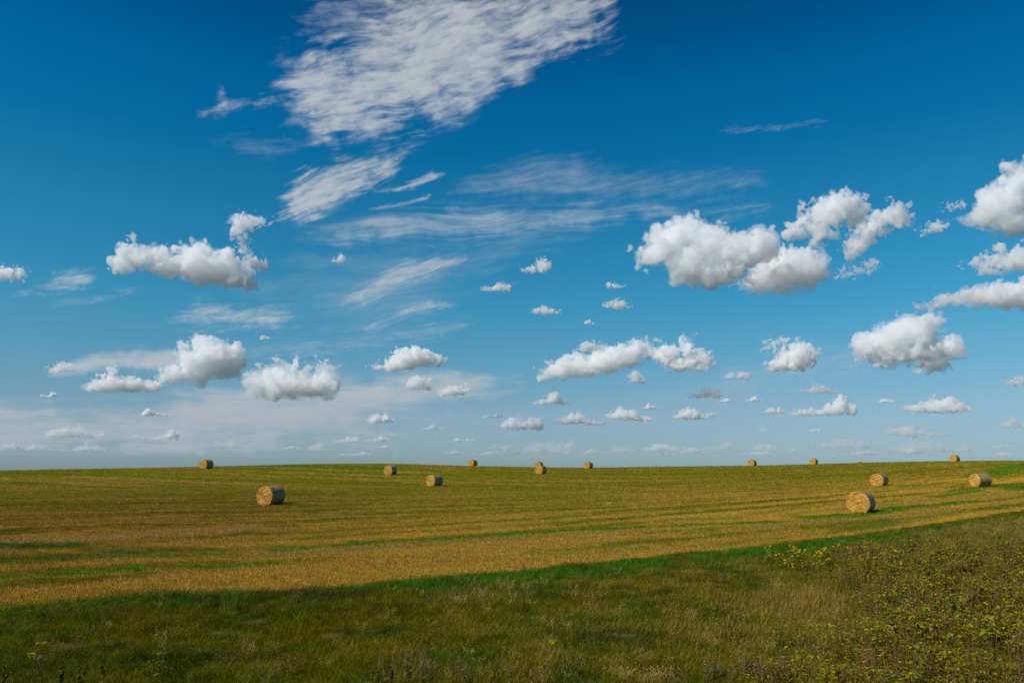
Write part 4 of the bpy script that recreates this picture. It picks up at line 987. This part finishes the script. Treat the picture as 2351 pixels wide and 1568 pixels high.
def bale_shape(seed):
    """local axis X, base at z = 0; slightly slumped"""
    r = np.random.RandomState(seed)
    ph = r.uniform(0, 6.28, 8)
    def rad(t, x):
        q = BR * (1 + .012 * math.sin(2 * t + ph[0]) + .010 * math.sin(3 * t + ph[1]) + .006 * math.sin(7 * t + ph[2]) + .008 * math.sin(5 * x + ph[3]))
        e = abs(x) / BL
        return q * (1 - .05 * max(e - .72, 0) ** 2 / .0784)
    def point(t, x, q):
        y, z = q * math.cos(t) * 1.035, q * math.sin(t) * .985
        z = max(z, -.69)                             # flattened where it stands
        return (x, y, z + .69)
    NT, NX = 72, 25
    v, f = [], []
    for i in range(NX):
        x = -BL + 2 * BL * i / (NX - 1)
        for k in range(NT):
            t = 2 * math.pi * k / NT
            v.append(point(t, x, rad(t, x) + .006 * math.sin(x * 40 + t) + r.normal(0, .003)))
    for i in range(NX - 1):
        for k in range(NT):
            f.append((i * NT + k, i * NT + (k + 1) % NT, (i + 1) * NT + (k + 1) % NT, (i + 1) * NT + k))
    wrap = bpy.data.meshes.new('net_wrap'); wrap.from_pydata(v, [], [q[::-1] for q in f]); wrap.polygons.foreach_set('use_smooth', [True] * len(f)); wrap.update()
    wrap.materials.append(M_NET)
    ends = []
    for sgn in (-1, 1):
        m = MB(); NR = 30; vs_, fs_ = [], []
        for i in range(NR + 1):
            q0 = i / NR
            for k in range(NT):
                t = 2 * math.pi * k / NT
                bulge = .035 * (1 - q0 * q0) + .012 * math.sin(q0 * 62 + t * 1.0 + ph[5]) * (q0 < .99) + r.normal(0, .008) * (q0 < .97)
                p = point(t, sgn * BL, rad(t, sgn * BL) * q0 * .997)
                vs_.append((sgn * (BL + bulge * (q0 < .999)), p[1], p[2] if q0 > .0 else .69))
        for i in range(NR):
            for k in range(NT):
                q = (i * NT + k, i * NT + (k + 1) % NT, (i + 1) * NT + (k + 1) % NT, (i + 1) * NT + k)
                fs_.append(q if sgn > 0 else q[::-1])
        fs_ = [tuple(q[::-1]) for q in fs_] if False else fs_
        m.add(vs_, fs_, 0, .5)
        for j in range(420):                         # straw ends standing out of the coil
            q0 = math.sqrt(r.uniform(.01, .98)); t = r.uniform(0, 6.283)
            p = Vector(point(t, sgn * (BL + .03), BR * q0)); tg = Vector((r.uniform(0, .5) * sgn, -math.sin(t), math.cos(t))) * r.choice([-1, 1]); tg.x = abs(tg.x) * sgn
            tg.normalize(); L = r.uniform(.05, .16); s = Vector((0, math.cos(t), math.sin(t))) * .005
            c = r.uniform()
            m.add([p - s, p + s, p + tg * L + s * .5 + Vector((sgn * .01, 0, 0)), p + tg * L - s * .5 + Vector((sgn * .01, 0, 0))], [(0, 1, 2, 3)], 1, c)
        for j in range(160):                         # and a skirt of fallen straw at its foot
            y = r.uniform(-.55, .55); p = Vector((sgn * (BL + r.uniform(-.02, .22)), y, .01)); a = r.uniform(0, 6.28)
            d = Vector((math.cos(a) * .6 + sgn * .3, math.sin(a), r.uniform(.1, 1.1))).normalized() * r.uniform(.08, .2); s = d.orthogonal().normalized() * .006
            m.add([p - s, p + s, p + d], [(0, 1, 2)], 1, r.uniform())
        me = m.mesh('straw_end'); me.materials.append(M_STRAW); me.materials.append(M_STALK)
        ends.append(me)
    return wrap, ends
BALE_KINDS = [bale_shape(s) for s in (3, 8, 15)]
#  number: how far its straw end is turned from facing the viewer (degrees), label
BALE_INFO = {
 1: (40, 'nearest hay bale on the left, golden straw end and wrapped side in deep shade'),
 2: (42, 'lone hay bale standing on the skyline of the left hill shoulder'),
 3: (32, 'hay bale just below the crest, up the slope behind the middle bale'),
 4: (42, 'middle-distance hay bale standing alone left of the middle of the hill'),
 5: (34, 'small hay bale on the crest line, next bale left of the overlapping pair'),
 6: (26, 'rear hay bale of the overlapping pair, half hidden behind the front one'),
 7: (30, 'front hay bale of the overlapping pair on the hill'),
 8: (30, 'small hay bale below the crest, next bale right of the overlapping pair'),
 9: (22, 'small hay bale on the crest, left one of two spaced apart on the right skyline'),
 10: (20, 'small hay bale on the crest, between the bale on its left and the sunken bale'),
 11: (22, 'hay bale sunk behind the right crest with only its top showing'),
 12: (26, 'hay bale standing on the highest part of the right skyline'),
 13: (20, 'hay bale up the slope directly behind the nearest right-hand bale'),
 14: (46, 'hay bale at the far right turned to show its long pale wrapped side'),
 15: (14, 'nearest hay bale on the right with its round spiral straw end facing the road')}
for i, (x, y) in BALES.items():
    turn, lab = BALE_INFO[i]
    face = math.atan2(-y, -x) - math.radians(turn)
    z = float(height(x, y))
    b = empty('hay_bale', (x, y, z - .03), face)
    tag(b, lab, 'hay bale', 'hay bales scattered over the hill')
    gx, gy = (float(height(x + .7, y) - height(x - .7, y)) / 1.4, float(height(x, y + .7) - height(x, y - .7)) / 1.4)
    nrm = Vector((-gx, -gy, 1)).normalized()
    b.rotation_mode = 'QUATERNION'
    b.rotation_quaternion = Vector((0, 0, 1)).rotation_difference(nrm) @ Vector((0, 0, 0)).to_track_quat('Z', 'Y').__class__((math.cos(face / 2), 0, 0, math.sin(face / 2)))
    wrap, ends = BALE_KINDS[i % 3]
    for nm, me in (('net_wrap', wrap), ('straw_end', ends[0]), ('straw_end', ends[1])):
        o = bpy.data.objects.new(nm, me); col.objects.link(o); o.parent = b

# ------------------------------------------------------------------ roadside plants
M_STEM = leafy('green_stem', (.10, .105, .03), var=.35, trans=.0, alt=(.16, .085, .035), altamt=.45)
M_LEAF = leafy('sunflower_leaf', (.14, .175, .008), var=.55, trans=.4, alt=(.31, .29, .013), altamt=.35)
M_DEADLEAF = leafy('withered_leaf', (.14, .070, .012), var=.6, trans=.2, alt=(.20, .13, .06), altamt=.3)
M_PETAL = leafy('yellow_petal', (.78, .46, .012), var=.2, trans=.35)
M_DISC = leafy('brown_disc', (.035, .014, .008), var=.3, trans=0)
M_DEAD = leafy('dry_seed_head', (.060, .026, .014), var=.5, trans=0, alt=(.14, .07, .03), altamt=.2)
M_SAGE = leafy('grey_sage_leaf', (.195, .195, .055), var=.45, trans=.25, alt=(.26, .19, .07), altamt=.35)
M_SPIKE = leafy('green_seed_spike', (.050, .068, .018), var=.5, trans=.15, alt=(.12, .085, .025), altamt=.3)
M_BROWNSPIKE = leafy('rusty_seed_spike', (.125, .042, .018), var=.45, trans=.1)
M_GOLD = leafy('yellow_green_bloom', (.26, .20, .015), var=.4, trans=.25)
M_PALE = leafy('bleached_straw', (.50, .345, .11), var=.4, trans=.3)

def flower_head(p, d, r, rs):
    """open wild sunflower: dark domed disc ringed by pointed rays"""
    m = MB(); d = Vector(d).normalized(); q = d.to_track_quat('Z', 'Y'); n = rs.randint(13, 17)
    for k in range(n):
        a = 2 * math.pi * k / n + rs.uniform(-.1, .1); L = r * rs.uniform(.85, 1.1); w = r * .26
        ra = q @ Vector((math.cos(a), math.sin(a), rs.uniform(-.15, .25))); ta = q @ Vector((-math.sin(a), math.cos(a), 0))
        b = Vector(p) + ra * r * .3
        m.add([b - ta * w * .4, b + ta * w * .4, b + ra * L * .45 + ta * w * .5, b + ra * L * .8, b + ra * L * .45 - ta * w * .5], [(0, 1, 2, 4), (4, 2, 3)], 0, rs.uniform())
    m.ball(Vector(p) + d * r * .04, r * .40, 1, rs.uniform(), 8, 4, .55, d)
    me = m.mesh('flower_head'); me.materials.append(M_PETAL); me.materials.append(M_DISC)
    return me

def seed_head(p, d, r, rs):
    """spent head: a dark bristly button with a ruff of dry bracts"""
    m = MB(); d = Vector(d).normalized(); q = d.to_track_quat('Z', 'Y')
    m.ball(p, r * .72, 0, rs.uniform(), 7, 4, .75, d)
    for k in range(9):
        a = 2 * math.pi * k / 9; ra = q @ Vector((math.cos(a), math.sin(a), -.35)); ta = q @ Vector((-math.sin(a), math.cos(a), 0))
        b = Vector(p) + ra * r * .55
        m.add([b - ta * r * .18, b + ta * r * .18, b + ra * r * .65], [(0, 1, 2)], 0, rs.uniform())
    me = m.mesh('seed_head'); me.materials.append(M_DEAD)
    return me

def sunflower(seed, h=1.0, blooms=2, dead=4, leaves=26, spread=.34, withered=.25):
    """returns the parts of one branching plant: [(name, mesh)]"""
    rs = Rnd(seed); st, lf, dl, parts = MB(), MB(), MB(), []
    lean = Vector((rs.uniform(-.05, .16), rs.uniform(-.08, .08), 0)); nodes, tips = [], []
    main = []
    for i in range(7):
        t = i / 6; main.append(Vector((lean.x * t * t * h + rs.uniform(-.012, .012), lean.y * t * t * h + rs.uniform(-.012, .012), h * t * .93)))
    st.tube(main, [.011 * (1 - .6 * i / 6) for i in range(7)], 5, 0, rs.uniform())
    tips.append((main[-1], (main[-1] - main[-2]).normalized()))
    for i in range(7): nodes.append((main[i], .0))
    nb = max(blooms + dead - 1, 3)
    for b in range(nb):
        t = rs.uniform(.25, .85); i = int(t * 6); p = main[i].lerp(main[i + 1], t * 6 - i); a = b * 2.4 + rs.uniform(-.5, .5)
        L = spread * rs.uniform(.6, 1.2) * (1.25 - .6 * t)
        d = Vector((math.cos(a), math.sin(a), rs.uniform(.7, 1.5))).normalized(); pts = [p]
        for s in range(3): pts.append(pts[-1] + (d + Vector((rs.uniform(-.15, .15), rs.uniform(-.15, .15), .12 * s))).normalized() * L / 3)
        st.tube(pts, [.006, .005, .004, .0035], 4, 0, rs.uniform())
        tips.append((pts[-1], (pts[-1] - pts[-2]).normalized()))
        for q in pts[1:]: nodes.append((q, a))
    for k in range(leaves):
        p, a0 = rs.choice(nodes); a = rs.uniform(0, 6.283); s = rs.uniform(.45, 1.0) * (.6 + .5 * (1 - p.z / h))
        if p.z < .12 * h: p = p + Vector((0, 0, rs.uniform(.1, .3) * h))
        d = Vector((math.cos(a), math.sin(a), rs.uniform(-.25, .55)))
        pet = p + d.normalized() * .045 * s
        tgt = dl if rs.random() < withered * (1.4 - p.z / h) else lf
        st.tube([p, pet], [.003, .002], 3, 0, rs.uniform())
        tgt.leaf(pet, d, (0, 0, 1), .17 * s, .125 * s if tgt is lf else .06 * s, rs.uniform(.1, .7) + (.6 if tgt is dl else 0), 0, rs.uniform())
    me = st.mesh('stem'); me.materials.append(M_STEM); parts.append(('stem', me))
    me = lf.mesh('leaves'); me.materials.append(M_LEAF); parts.append(('leaves', me))
    if dl.f:
        me = dl.mesh('withered_leaves'); me.materials.append(M_DEADLEAF); parts.append(('withered_leaves', me))
    rs.shuffle(tips)
    for k, (p, d) in enumerate(tips[:blooms + dead]):
        if k < blooms:
            dd = (d * .6 + Vector((-.55, -.75, .35))).normalized()
            parts.append(('flower_head', flower_head(p, dd, rs.uniform(.034, .046), rs)))
        else:
            parts.append(('seed_head', seed_head(p, d + Vector((rs.uniform(-.6, .6), rs.uniform(-.6, .6), 0)), rs.uniform(.020, .029), rs)))
    return parts

def set_plant(name, parts, x, y, rz, scale, label, cat, group=None, sink=.03):
    r = empty(name, (x, y, float(height(x, y)) - sink), rz, scale)
    tag(r, label, cat, group)
    for nm, me in parts:
        o = bpy.data.objects.new(nm, me); col.objects.link(o); o.parent = r
    return r

def in_poly(x, y, P): return bool(poly_dist(np.array([x]), np.array([y]), P, True)[1][0])

rs = Rnd(4)
FULL = [sunflower(100 + i, h=rs.uniform(.72, 1.05), blooms=b, dead=d, leaves=rs.randint(40, 60), withered=w)
        for i, (b, d, w) in enumerate(((1, 4, .3), (0, 6, .45), (1, 5, .3), (0, 5, .5), (0, 4, .35), (1, 3, .25)))]
FULL_DARK = [sunflower(130 + i, h=rs.uniform(.7, 1.0), blooms=0, dead=5, leaves=52, withered=.45) for i in range(4)]
BRIGHT = [sunflower(150 + i, h=rs.uniform(.55, .75), blooms=rs.randint(2, 3), dead=2, leaves=38, withered=.05) for i in range(5)]
placed = []
def free(x, y, d): 
    for a, b in placed:
        if (a - x) ** 2 + (b - y) ** 2 < d * d: return False
    placed.append((x, y)); return True
n_t = 0
for k in range(6000):
    x, y = rs.uniform(4, 21.5), rs.uniform(11.5, 32)
    if not in_poly(x, y, THICKET) or abs(math.degrees(math.atan2(x, y))) > 35.5: continue
    d = math.hypot(x, y)
    if not free(x, y, .62 if d < 20 else .72): continue
    near_low = d < 17
    kind = rs.choice(FULL if rs.random() < .62 else FULL_DARK)
    set_plant('wild_sunflower', kind, x, y, rs.uniform(0, 6.28), rs.uniform(.75, 1.1) * (.8 if near_low else 1.2), 
              'branching wild sunflower with dark spent heads, standing inside the dense roadside thicket', 'sunflower plant', 'wild sunflowers massed in the roadside thicket')
    n_t += 1
    if n_t >= 230: break
print('thicket plants', n_t)
for k in range(30):
    t = rs.uniform(0, 1); i = min(int(t * 5), 4); f_ = t * 5 - i
    x = FLOWERROW[i][0] + (FLOWERROW[i + 1][0] - FLOWERROW[i][0]) * f_ + rs.uniform(-.8, .5); y = FLOWERROW[i][1] + (FLOWERROW[i + 1][1] - FLOWERROW[i][1]) * f_ + rs.uniform(-2.2, .8)
    set_plant('wild_sunflower', rs.choice(BRIGHT), x, y, rs.uniform(-.5, .5), rs.uniform(.8, 1.1),
              'low yellow-flowered wild sunflower in the strip leading left from the thicket', 'sunflower plant', 'yellow-flowered sunflowers in a strip beside the thicket')

sk_lab = ['spindly sunflower with dark spent heads in the extreme lower left corner', 'tall spindly sunflower with curved bare stems and dark heads among the lower left grass',
          'small sunflower stalk with a brown head at the bottom edge, centre', 'small sunflower stalk with two brown heads at the bottom edge beside the pale straw tufts', 'lone leafy yellow-green stem standing in the dark grass near the left border']
for i, (x, y) in enumerate(SKELETON):
    p = sunflower(300 + i, h=(.95, 1.05, .6, .55, .55)[i], blooms=(0, 0, 1, 0, 0)[i], dead=(4, 4, 2, 3, 1)[i], leaves=(7, 9, 6, 6, 16)[i], spread=.45, withered=0)
    set_plant('wild_sunflower', p, x, y, .4 * i, 1, sk_lab[i], 'sunflower plant', 'stray sunflowers in the grass')

def spike_plant(seed, h, n, mat, leafmat, fat=.022, leaves=14, side=.35):
    """upright weed whose stalks end in dense knobbly seed spikes"""
    r = Rnd(seed); st, sp, lf = MB(), MB(), MB()
    for k in range(n):
        a = r.uniform(0, 6.28); ll = side * r.uniform(.1, 1) * (0 if k == 0 else 1); hh = h * (1 if k == 0 else r.uniform(.55, .85))
        pts = [Vector((math.cos(a) * ll * t ** 1.3 * h * .6 + .05 * t * t, math.sin(a) * ll * t ** 1.3 * h * .6, hh * t)) for t in (0, .3, .6, .85, 1)]
        st.tube(pts, [.007, .006, .005, .004, .002], 4, 0, r.uniform())
        for j in range(int(46 * hh / .8)):
            t = r.uniform(.32, 1); i = min(int(t * 4), 3)
            p = pts[i].lerp(pts[i + 1], min(max(t * 4 - i, 0), 1)); q = r.uniform(0, 6.28); w = fat * (1.25 - t * .8)
            p = Vector((pts[0].x + (pts[-1].x - pts[0].x) * t ** 1.3, pts[0].y + (pts[-1].y - pts[0].y) * t ** 1.3, hh * t))
            sp.ball(p + Vector((math.cos(q), math.sin(q), .3)) * w, w * r.uniform(.5, .8), 0, r.uniform(), 5, 3, 1.5, (math.cos(q), math.sin(q), 1.0))
        for j in range(leaves // n + 1):
            t = r.uniform(.1, .7); q = r.uniform(0, 6.28)
            p = Vector((pts[-1].x * t ** 1.3, pts[-1].y * t ** 1.3, hh * t)); lf.leaf(p, (math.cos(q), math.sin(q), .5), (0, 0, 1), r.uniform(.06, .11), .028, .4, 0, r.uniform())
    out = []
    for nm, m, mt in (('stem', st, M_STEM), ('seed_spike', sp, mat), ('leaves', lf, leafmat)):
        me = m.mesh(nm); me.materials.append(mt); out.append((nm, me))
    return out
pw = ['dark pigweed with knobbly spikes cut by the left border', 'dark pigweed spike, second from the left corner', 'broad dark pigweed with three spikes near the lower left corner', 'tallest dark pigweed spike in the lower left corner',
      'thin pigweed spike right of the tallest corner spike', 'leaning dark weed between two grey sage tufts at the bottom edge', 'dark weed with spreading leaning spikes right of the yellow-green weed', 'tall dark pigweed spike in open grass left of the thicket',
      'pigweed spike left of the thicket, behind the pale straw tufts', 'curved pigweed spike standing among the pale straw tufts', 'short pigweed spike right of the pale straw tufts', 'dark leafy spike at the bottom edge near the middle', 'small leafy spike at the bottom edge, right of the middle']
for i, (x, y) in enumerate(PIGWEED):
    h = (.75, .62, .62, .78, .62, .55, .62, .55, .62, .55, .5, .45, .4)[i]
    set_plant('pigweed', spike_plant(500 + i, h, (3, 2, 3, 3, 1, 2, 4, 1, 1, 2, 1, 2, 2)[i], M_SPIKE, M_LEAF, .02), x, y, .7 * i, 1, pw[i], 'weed', 'dark pigweeds along the roadside')
dk = ['rusty red dock spike at the bottom edge near the middle', 'tall red-brown dock spike with a red stalk at the left side of the thicket', 'rusty dock spike deep in the thicket, right of the tall red-brown one', 'rusty dock spike in the lower right corner of the thicket',
      'rusty dock spike at the upper part of the thicket', 'reddish dock spike at the lower left foot of the thicket', 'reddish dock spike at the lower middle foot of the thicket']
for i, (x, y) in enumerate(DOCK):
    set_plant('dock', spike_plant(600 + i, (.42, 1.0, .9, .85, .8, .6, .6)[i], (1, 3, 3, 2, 2, 2, 2)[i], M_BROWNSPIKE, M_DEADLEAF, .017), x, y, i, 1, dk[i], 'weed', 'rusty dock plants')
mu = ['yellow-green flowering weed with a candelabra of fine branches at the bottom edge', 'smaller yellow-green weed at the foot of the candelabra weed', 'bright yellow-green stalk in the grey sage patch']
for i, (x, y) in enumerate(MUSTARD):
    set_plant('flowering_weed', spike_plant(700 + i, (.85, .5, .55)[i], (7, 5, 2)[i], M_GOLD, M_LEAF, .012, 20, .7), x, y, i, 1, mu[i], 'weed', 'yellow-green flowering weeds')

def sage(seed):
    r = Rnd(seed); st, lf = MB(), MB()
    for k in range(9):
        a = r.uniform(0, 6.28); o = Vector((math.cos(a), math.sin(a), 0)) * r.uniform(0, .16); h = r.uniform(.28, .52)
        pts = [o, o * 1.25 + Vector((0, 0, h * .5)), o * 1.5 + Vector((.03, 0, h))]
        st.tube(pts, [.005, .004, .002], 4, 0, r.uniform())
        for j in range(34):
            t = r.uniform(.15, 1); p = pts[0].lerp(pts[2], t); q = r.uniform(0, 6.28)
            lf.leaf(p, (math.cos(q), math.sin(q), .9), (0, 0, 1), r.uniform(.03, .06) * (1.2 - .5 * t), .014, .2, 0, r.uniform())
    out = []
    for nm, m, mt in (('stem', st, M_STEM), ('leaves', lf, M_SAGE)):
        me = m.mesh(nm); me.materials.append(mt); out.append((nm, me))
    return out
SG = [sage(i) for i in range(4)]
for i, (x, y) in enumerate(SAGE):
    set_plant('sage_tuft', SG[i % 4], x, y, 1.3 * i, rs.uniform(.85, 1.15), 'grey-leaved sage tuft standing apart in the grass at the bottom edge near the middle' if i < 7 else 'grey-leaved sage tuft crowded in the pale patch left of the thicket foot', 'sage', 'separate sage tufts' if i < 7 else 'sage patch left of the thicket')

def straw_tuft(seed):
    r = Rnd(seed); b, e = MB(), MB()
    for k in range(22):
        a = r.uniform(0, 6.28); h = r.uniform(.3, .62); o = Vector((math.cos(a), math.sin(a), 0)) * r.uniform(0, .09); d = Vector((math.cos(a) * .25 + .35, math.sin(a) * .25, 0)) * h
        pts = [o + d * t * t + Vector((0, 0, h * t * (1 - .3 * t * t))) for t in (0, .35, .7, 1)]
        b.tube(pts, [.003, .0028, .002, .0015], 3, 0, r.uniform())
        if r.random() < .6:
            dr = (pts[3] - pts[2]).normalized()
            for j in range(9):
                p = pts[3] + dr * .012 * j; s = Vector((r.uniform(-1, 1), r.uniform(-1, 1), r.uniform(-.2, 1))).normalized()
                e.leaf(p, dr + s * .5, (0, 0, 1), .045, .010, .3, 0, r.uniform())
    out = []
    for nm, m in (('stalks', b), ('seed_ears', e)):
        me = m.mesh(nm); me.materials.append(M_PALE); out.append((nm, me))
    return out
ST = [straw_tuft(i) for i in range(3)]
for i, (x, y) in enumerate(STRAW):
    nearb = i not in (5, 6, 7, 8)
    set_plant('straw_tuft', ST[i % 3], x, y, .8 * i, .62 if nearb else .9, 'bleached straw tuft with bearded ears at the bottom edge left of the sage patch' if nearb else 'bleached arching straw tuft at the left edge of the thicket', 'dry grass', 'bleached straw tufts at the bottom edge' if nearb else 'bleached straw tufts beside the thicket')

# low leafy growth that fills the thicket: uncountable
def undergrowth():
    def leafclump(name, n, h, base, size, seed):
        r = Rnd(seed); m = MB()
        for k in range(n):
            a = r.uniform(0, 6.28); q = .26 * math.sqrt(r.random()); z = h * r.random() ** .8
            p = Vector((math.cos(a) * q, math.sin(a) * q, z)); b = r.uniform(0, 6.28)
            m.leaf(p, (math.cos(b), math.sin(b), r.uniform(-.2, .9)), (0, 0, 1), size * r.uniform(.6, 1.3), size * r.uniform(.28, .55), .4, 0, r.random())
        for k in range(7):
            a = r.uniform(0, 6.28); q = .22 * r.random(); o = Vector((math.cos(a) * q, math.sin(a) * q, 0))
            m.tube([o, o * 1.3 + Vector((.03, 0, h * 1.05))], [.004, .002], 3, 1, r.random())
        me = m.mesh(name); me.materials.append(base); me.materials.append(M_STEM)
        o = bpy.data.objects.new(name, me); src2.objects.link(o)
    src2 = bpy.data.collections.new('leaf_source')
    g1 = leafy('weed_leaf', (.17, .185, .007), var=.55, trans=.4, alt=(.33, .28, .013), altamt=.35)
    g2 = leafy('rusty_weed_leaf', (.20, .125, .010), var=.6, trans=.3, alt=(.34, .23, .04), altamt=.25)
    g3 = leafy('feathery_weed_leaf', (.20, .19, .011), var=.55, trans=.4, alt=(.34, .26, .035), altamt=.35)
    leafclump('leaf_a', 70, .60, g1, .085, 1); leafclump('leaf_b', 90, .48, g1, .055, 2); leafclump('leaf_c', 80, .62, g2, .06, 3); leafclump('leaf_d', 110, .32, g3, .042, 4)
    ng = NG.copy(); ng.name = 'scatter_leaves'
    for q in ng.nodes:
        if q.bl_idname == 'GeometryNodeCollectionInfo': q.inputs['Collection'].default_value = src2
    r = np.random.RandomState(9)
    x, y = r.uniform(4, 22, 9000), r.uniform(11.5, 32.5, 9000)
    d, ins = poly_dist(x, y, THICKET, True)
    k = (ins | (r.uniform(size=9000) < .5 * np.exp(-d / .7))) & (np.abs(np.degrees(np.arctan2(x, y))) < 36.5) & (r.uniform(size=9000) < np.where(np.hypot(x, y) < 20, .75, .55))
    x, y = x[k], y[k]; n = len(x)
    foot = np.hypot(x, y) < 16
    kind = np.where(foot, r.choice([0, 1, 2, 3, 3, 3], n), np.where(fbm(x / 2.2, y / 2.2, 71, 2) > .02, r.choice([0, 1, 1, 2], n), r.choice([2, 2, 0, 1], n)))
    me = bpy.data.meshes.new('thicket_undergrowth')
    v = np.stack([x, y, height(x, y) - .02], 1).astype(np.float32); me.vertices.add(n); me.vertices.foreach_set('co', v.ravel())
    add_attr(me, 'kind', kind, 'INT'); s_ = r.uniform(.75, 1.3, n)
    add_attr(me, 'size', np.stack([s_, s_, s_ * r.uniform(.7, 1.25, n)], 1), 'FLOAT_VECTOR')
    t = np.zeros((n, 3)); t[:, 2] = r.uniform(0, 6.28, n); add_attr(me, 'turn', t, 'FLOAT_VECTOR')
    o = bpy.data.objects.new('thicket_undergrowth', me); col.objects.link(o)
    o.modifiers.new('scatter', 'NODES').node_group = ng
    tag(o, 'low leafy weeds filling the thicket beneath the sunflowers', kind='stuff')
    print('undergrowth', n)
    # scattered broad-leaved weeds in the verge
    a, d = np.radians(r.uniform(-36, 24, 1500)), np.sqrt(r.uniform(130, 900, 1500))
    x, y = d * np.sin(a), d * np.cos(a)
    k = (edge_dist(x, y) < -.6) & ~poly_dist(x, y, THICKET, True)[1] & (fbm(x / 3, y / 3, 91, 2) > -.05)
    x, y = x[k], y[k]; n = len(x)
    me = bpy.data.meshes.new('verge_weeds')
    v = np.stack([x, y, height(x, y) - .02], 1).astype(np.float32); me.vertices.add(n); me.vertices.foreach_set('co', v.ravel())
    add_attr(me, 'kind', r.choice([1, 3, 3, 2], n), 'INT'); s_ = r.uniform(.3, .75, n)
    add_attr(me, 'size', np.stack([s_, s_, s_ * r.uniform(.6, 1.1, n)], 1), 'FLOAT_VECTOR')
    t = np.zeros((n, 3)); t[:, 2] = r.uniform(0, 6.28, n); add_attr(me, 'turn', t, 'FLOAT_VECTOR')
    o = bpy.data.objects.new('verge_weeds', me); col.objects.link(o)
    o.modifiers.new('scatter', 'NODES').node_group = ng
    tag(o, 'small broad-leaved weeds dotted through the verge grass', kind='stuff')
undergrowth()
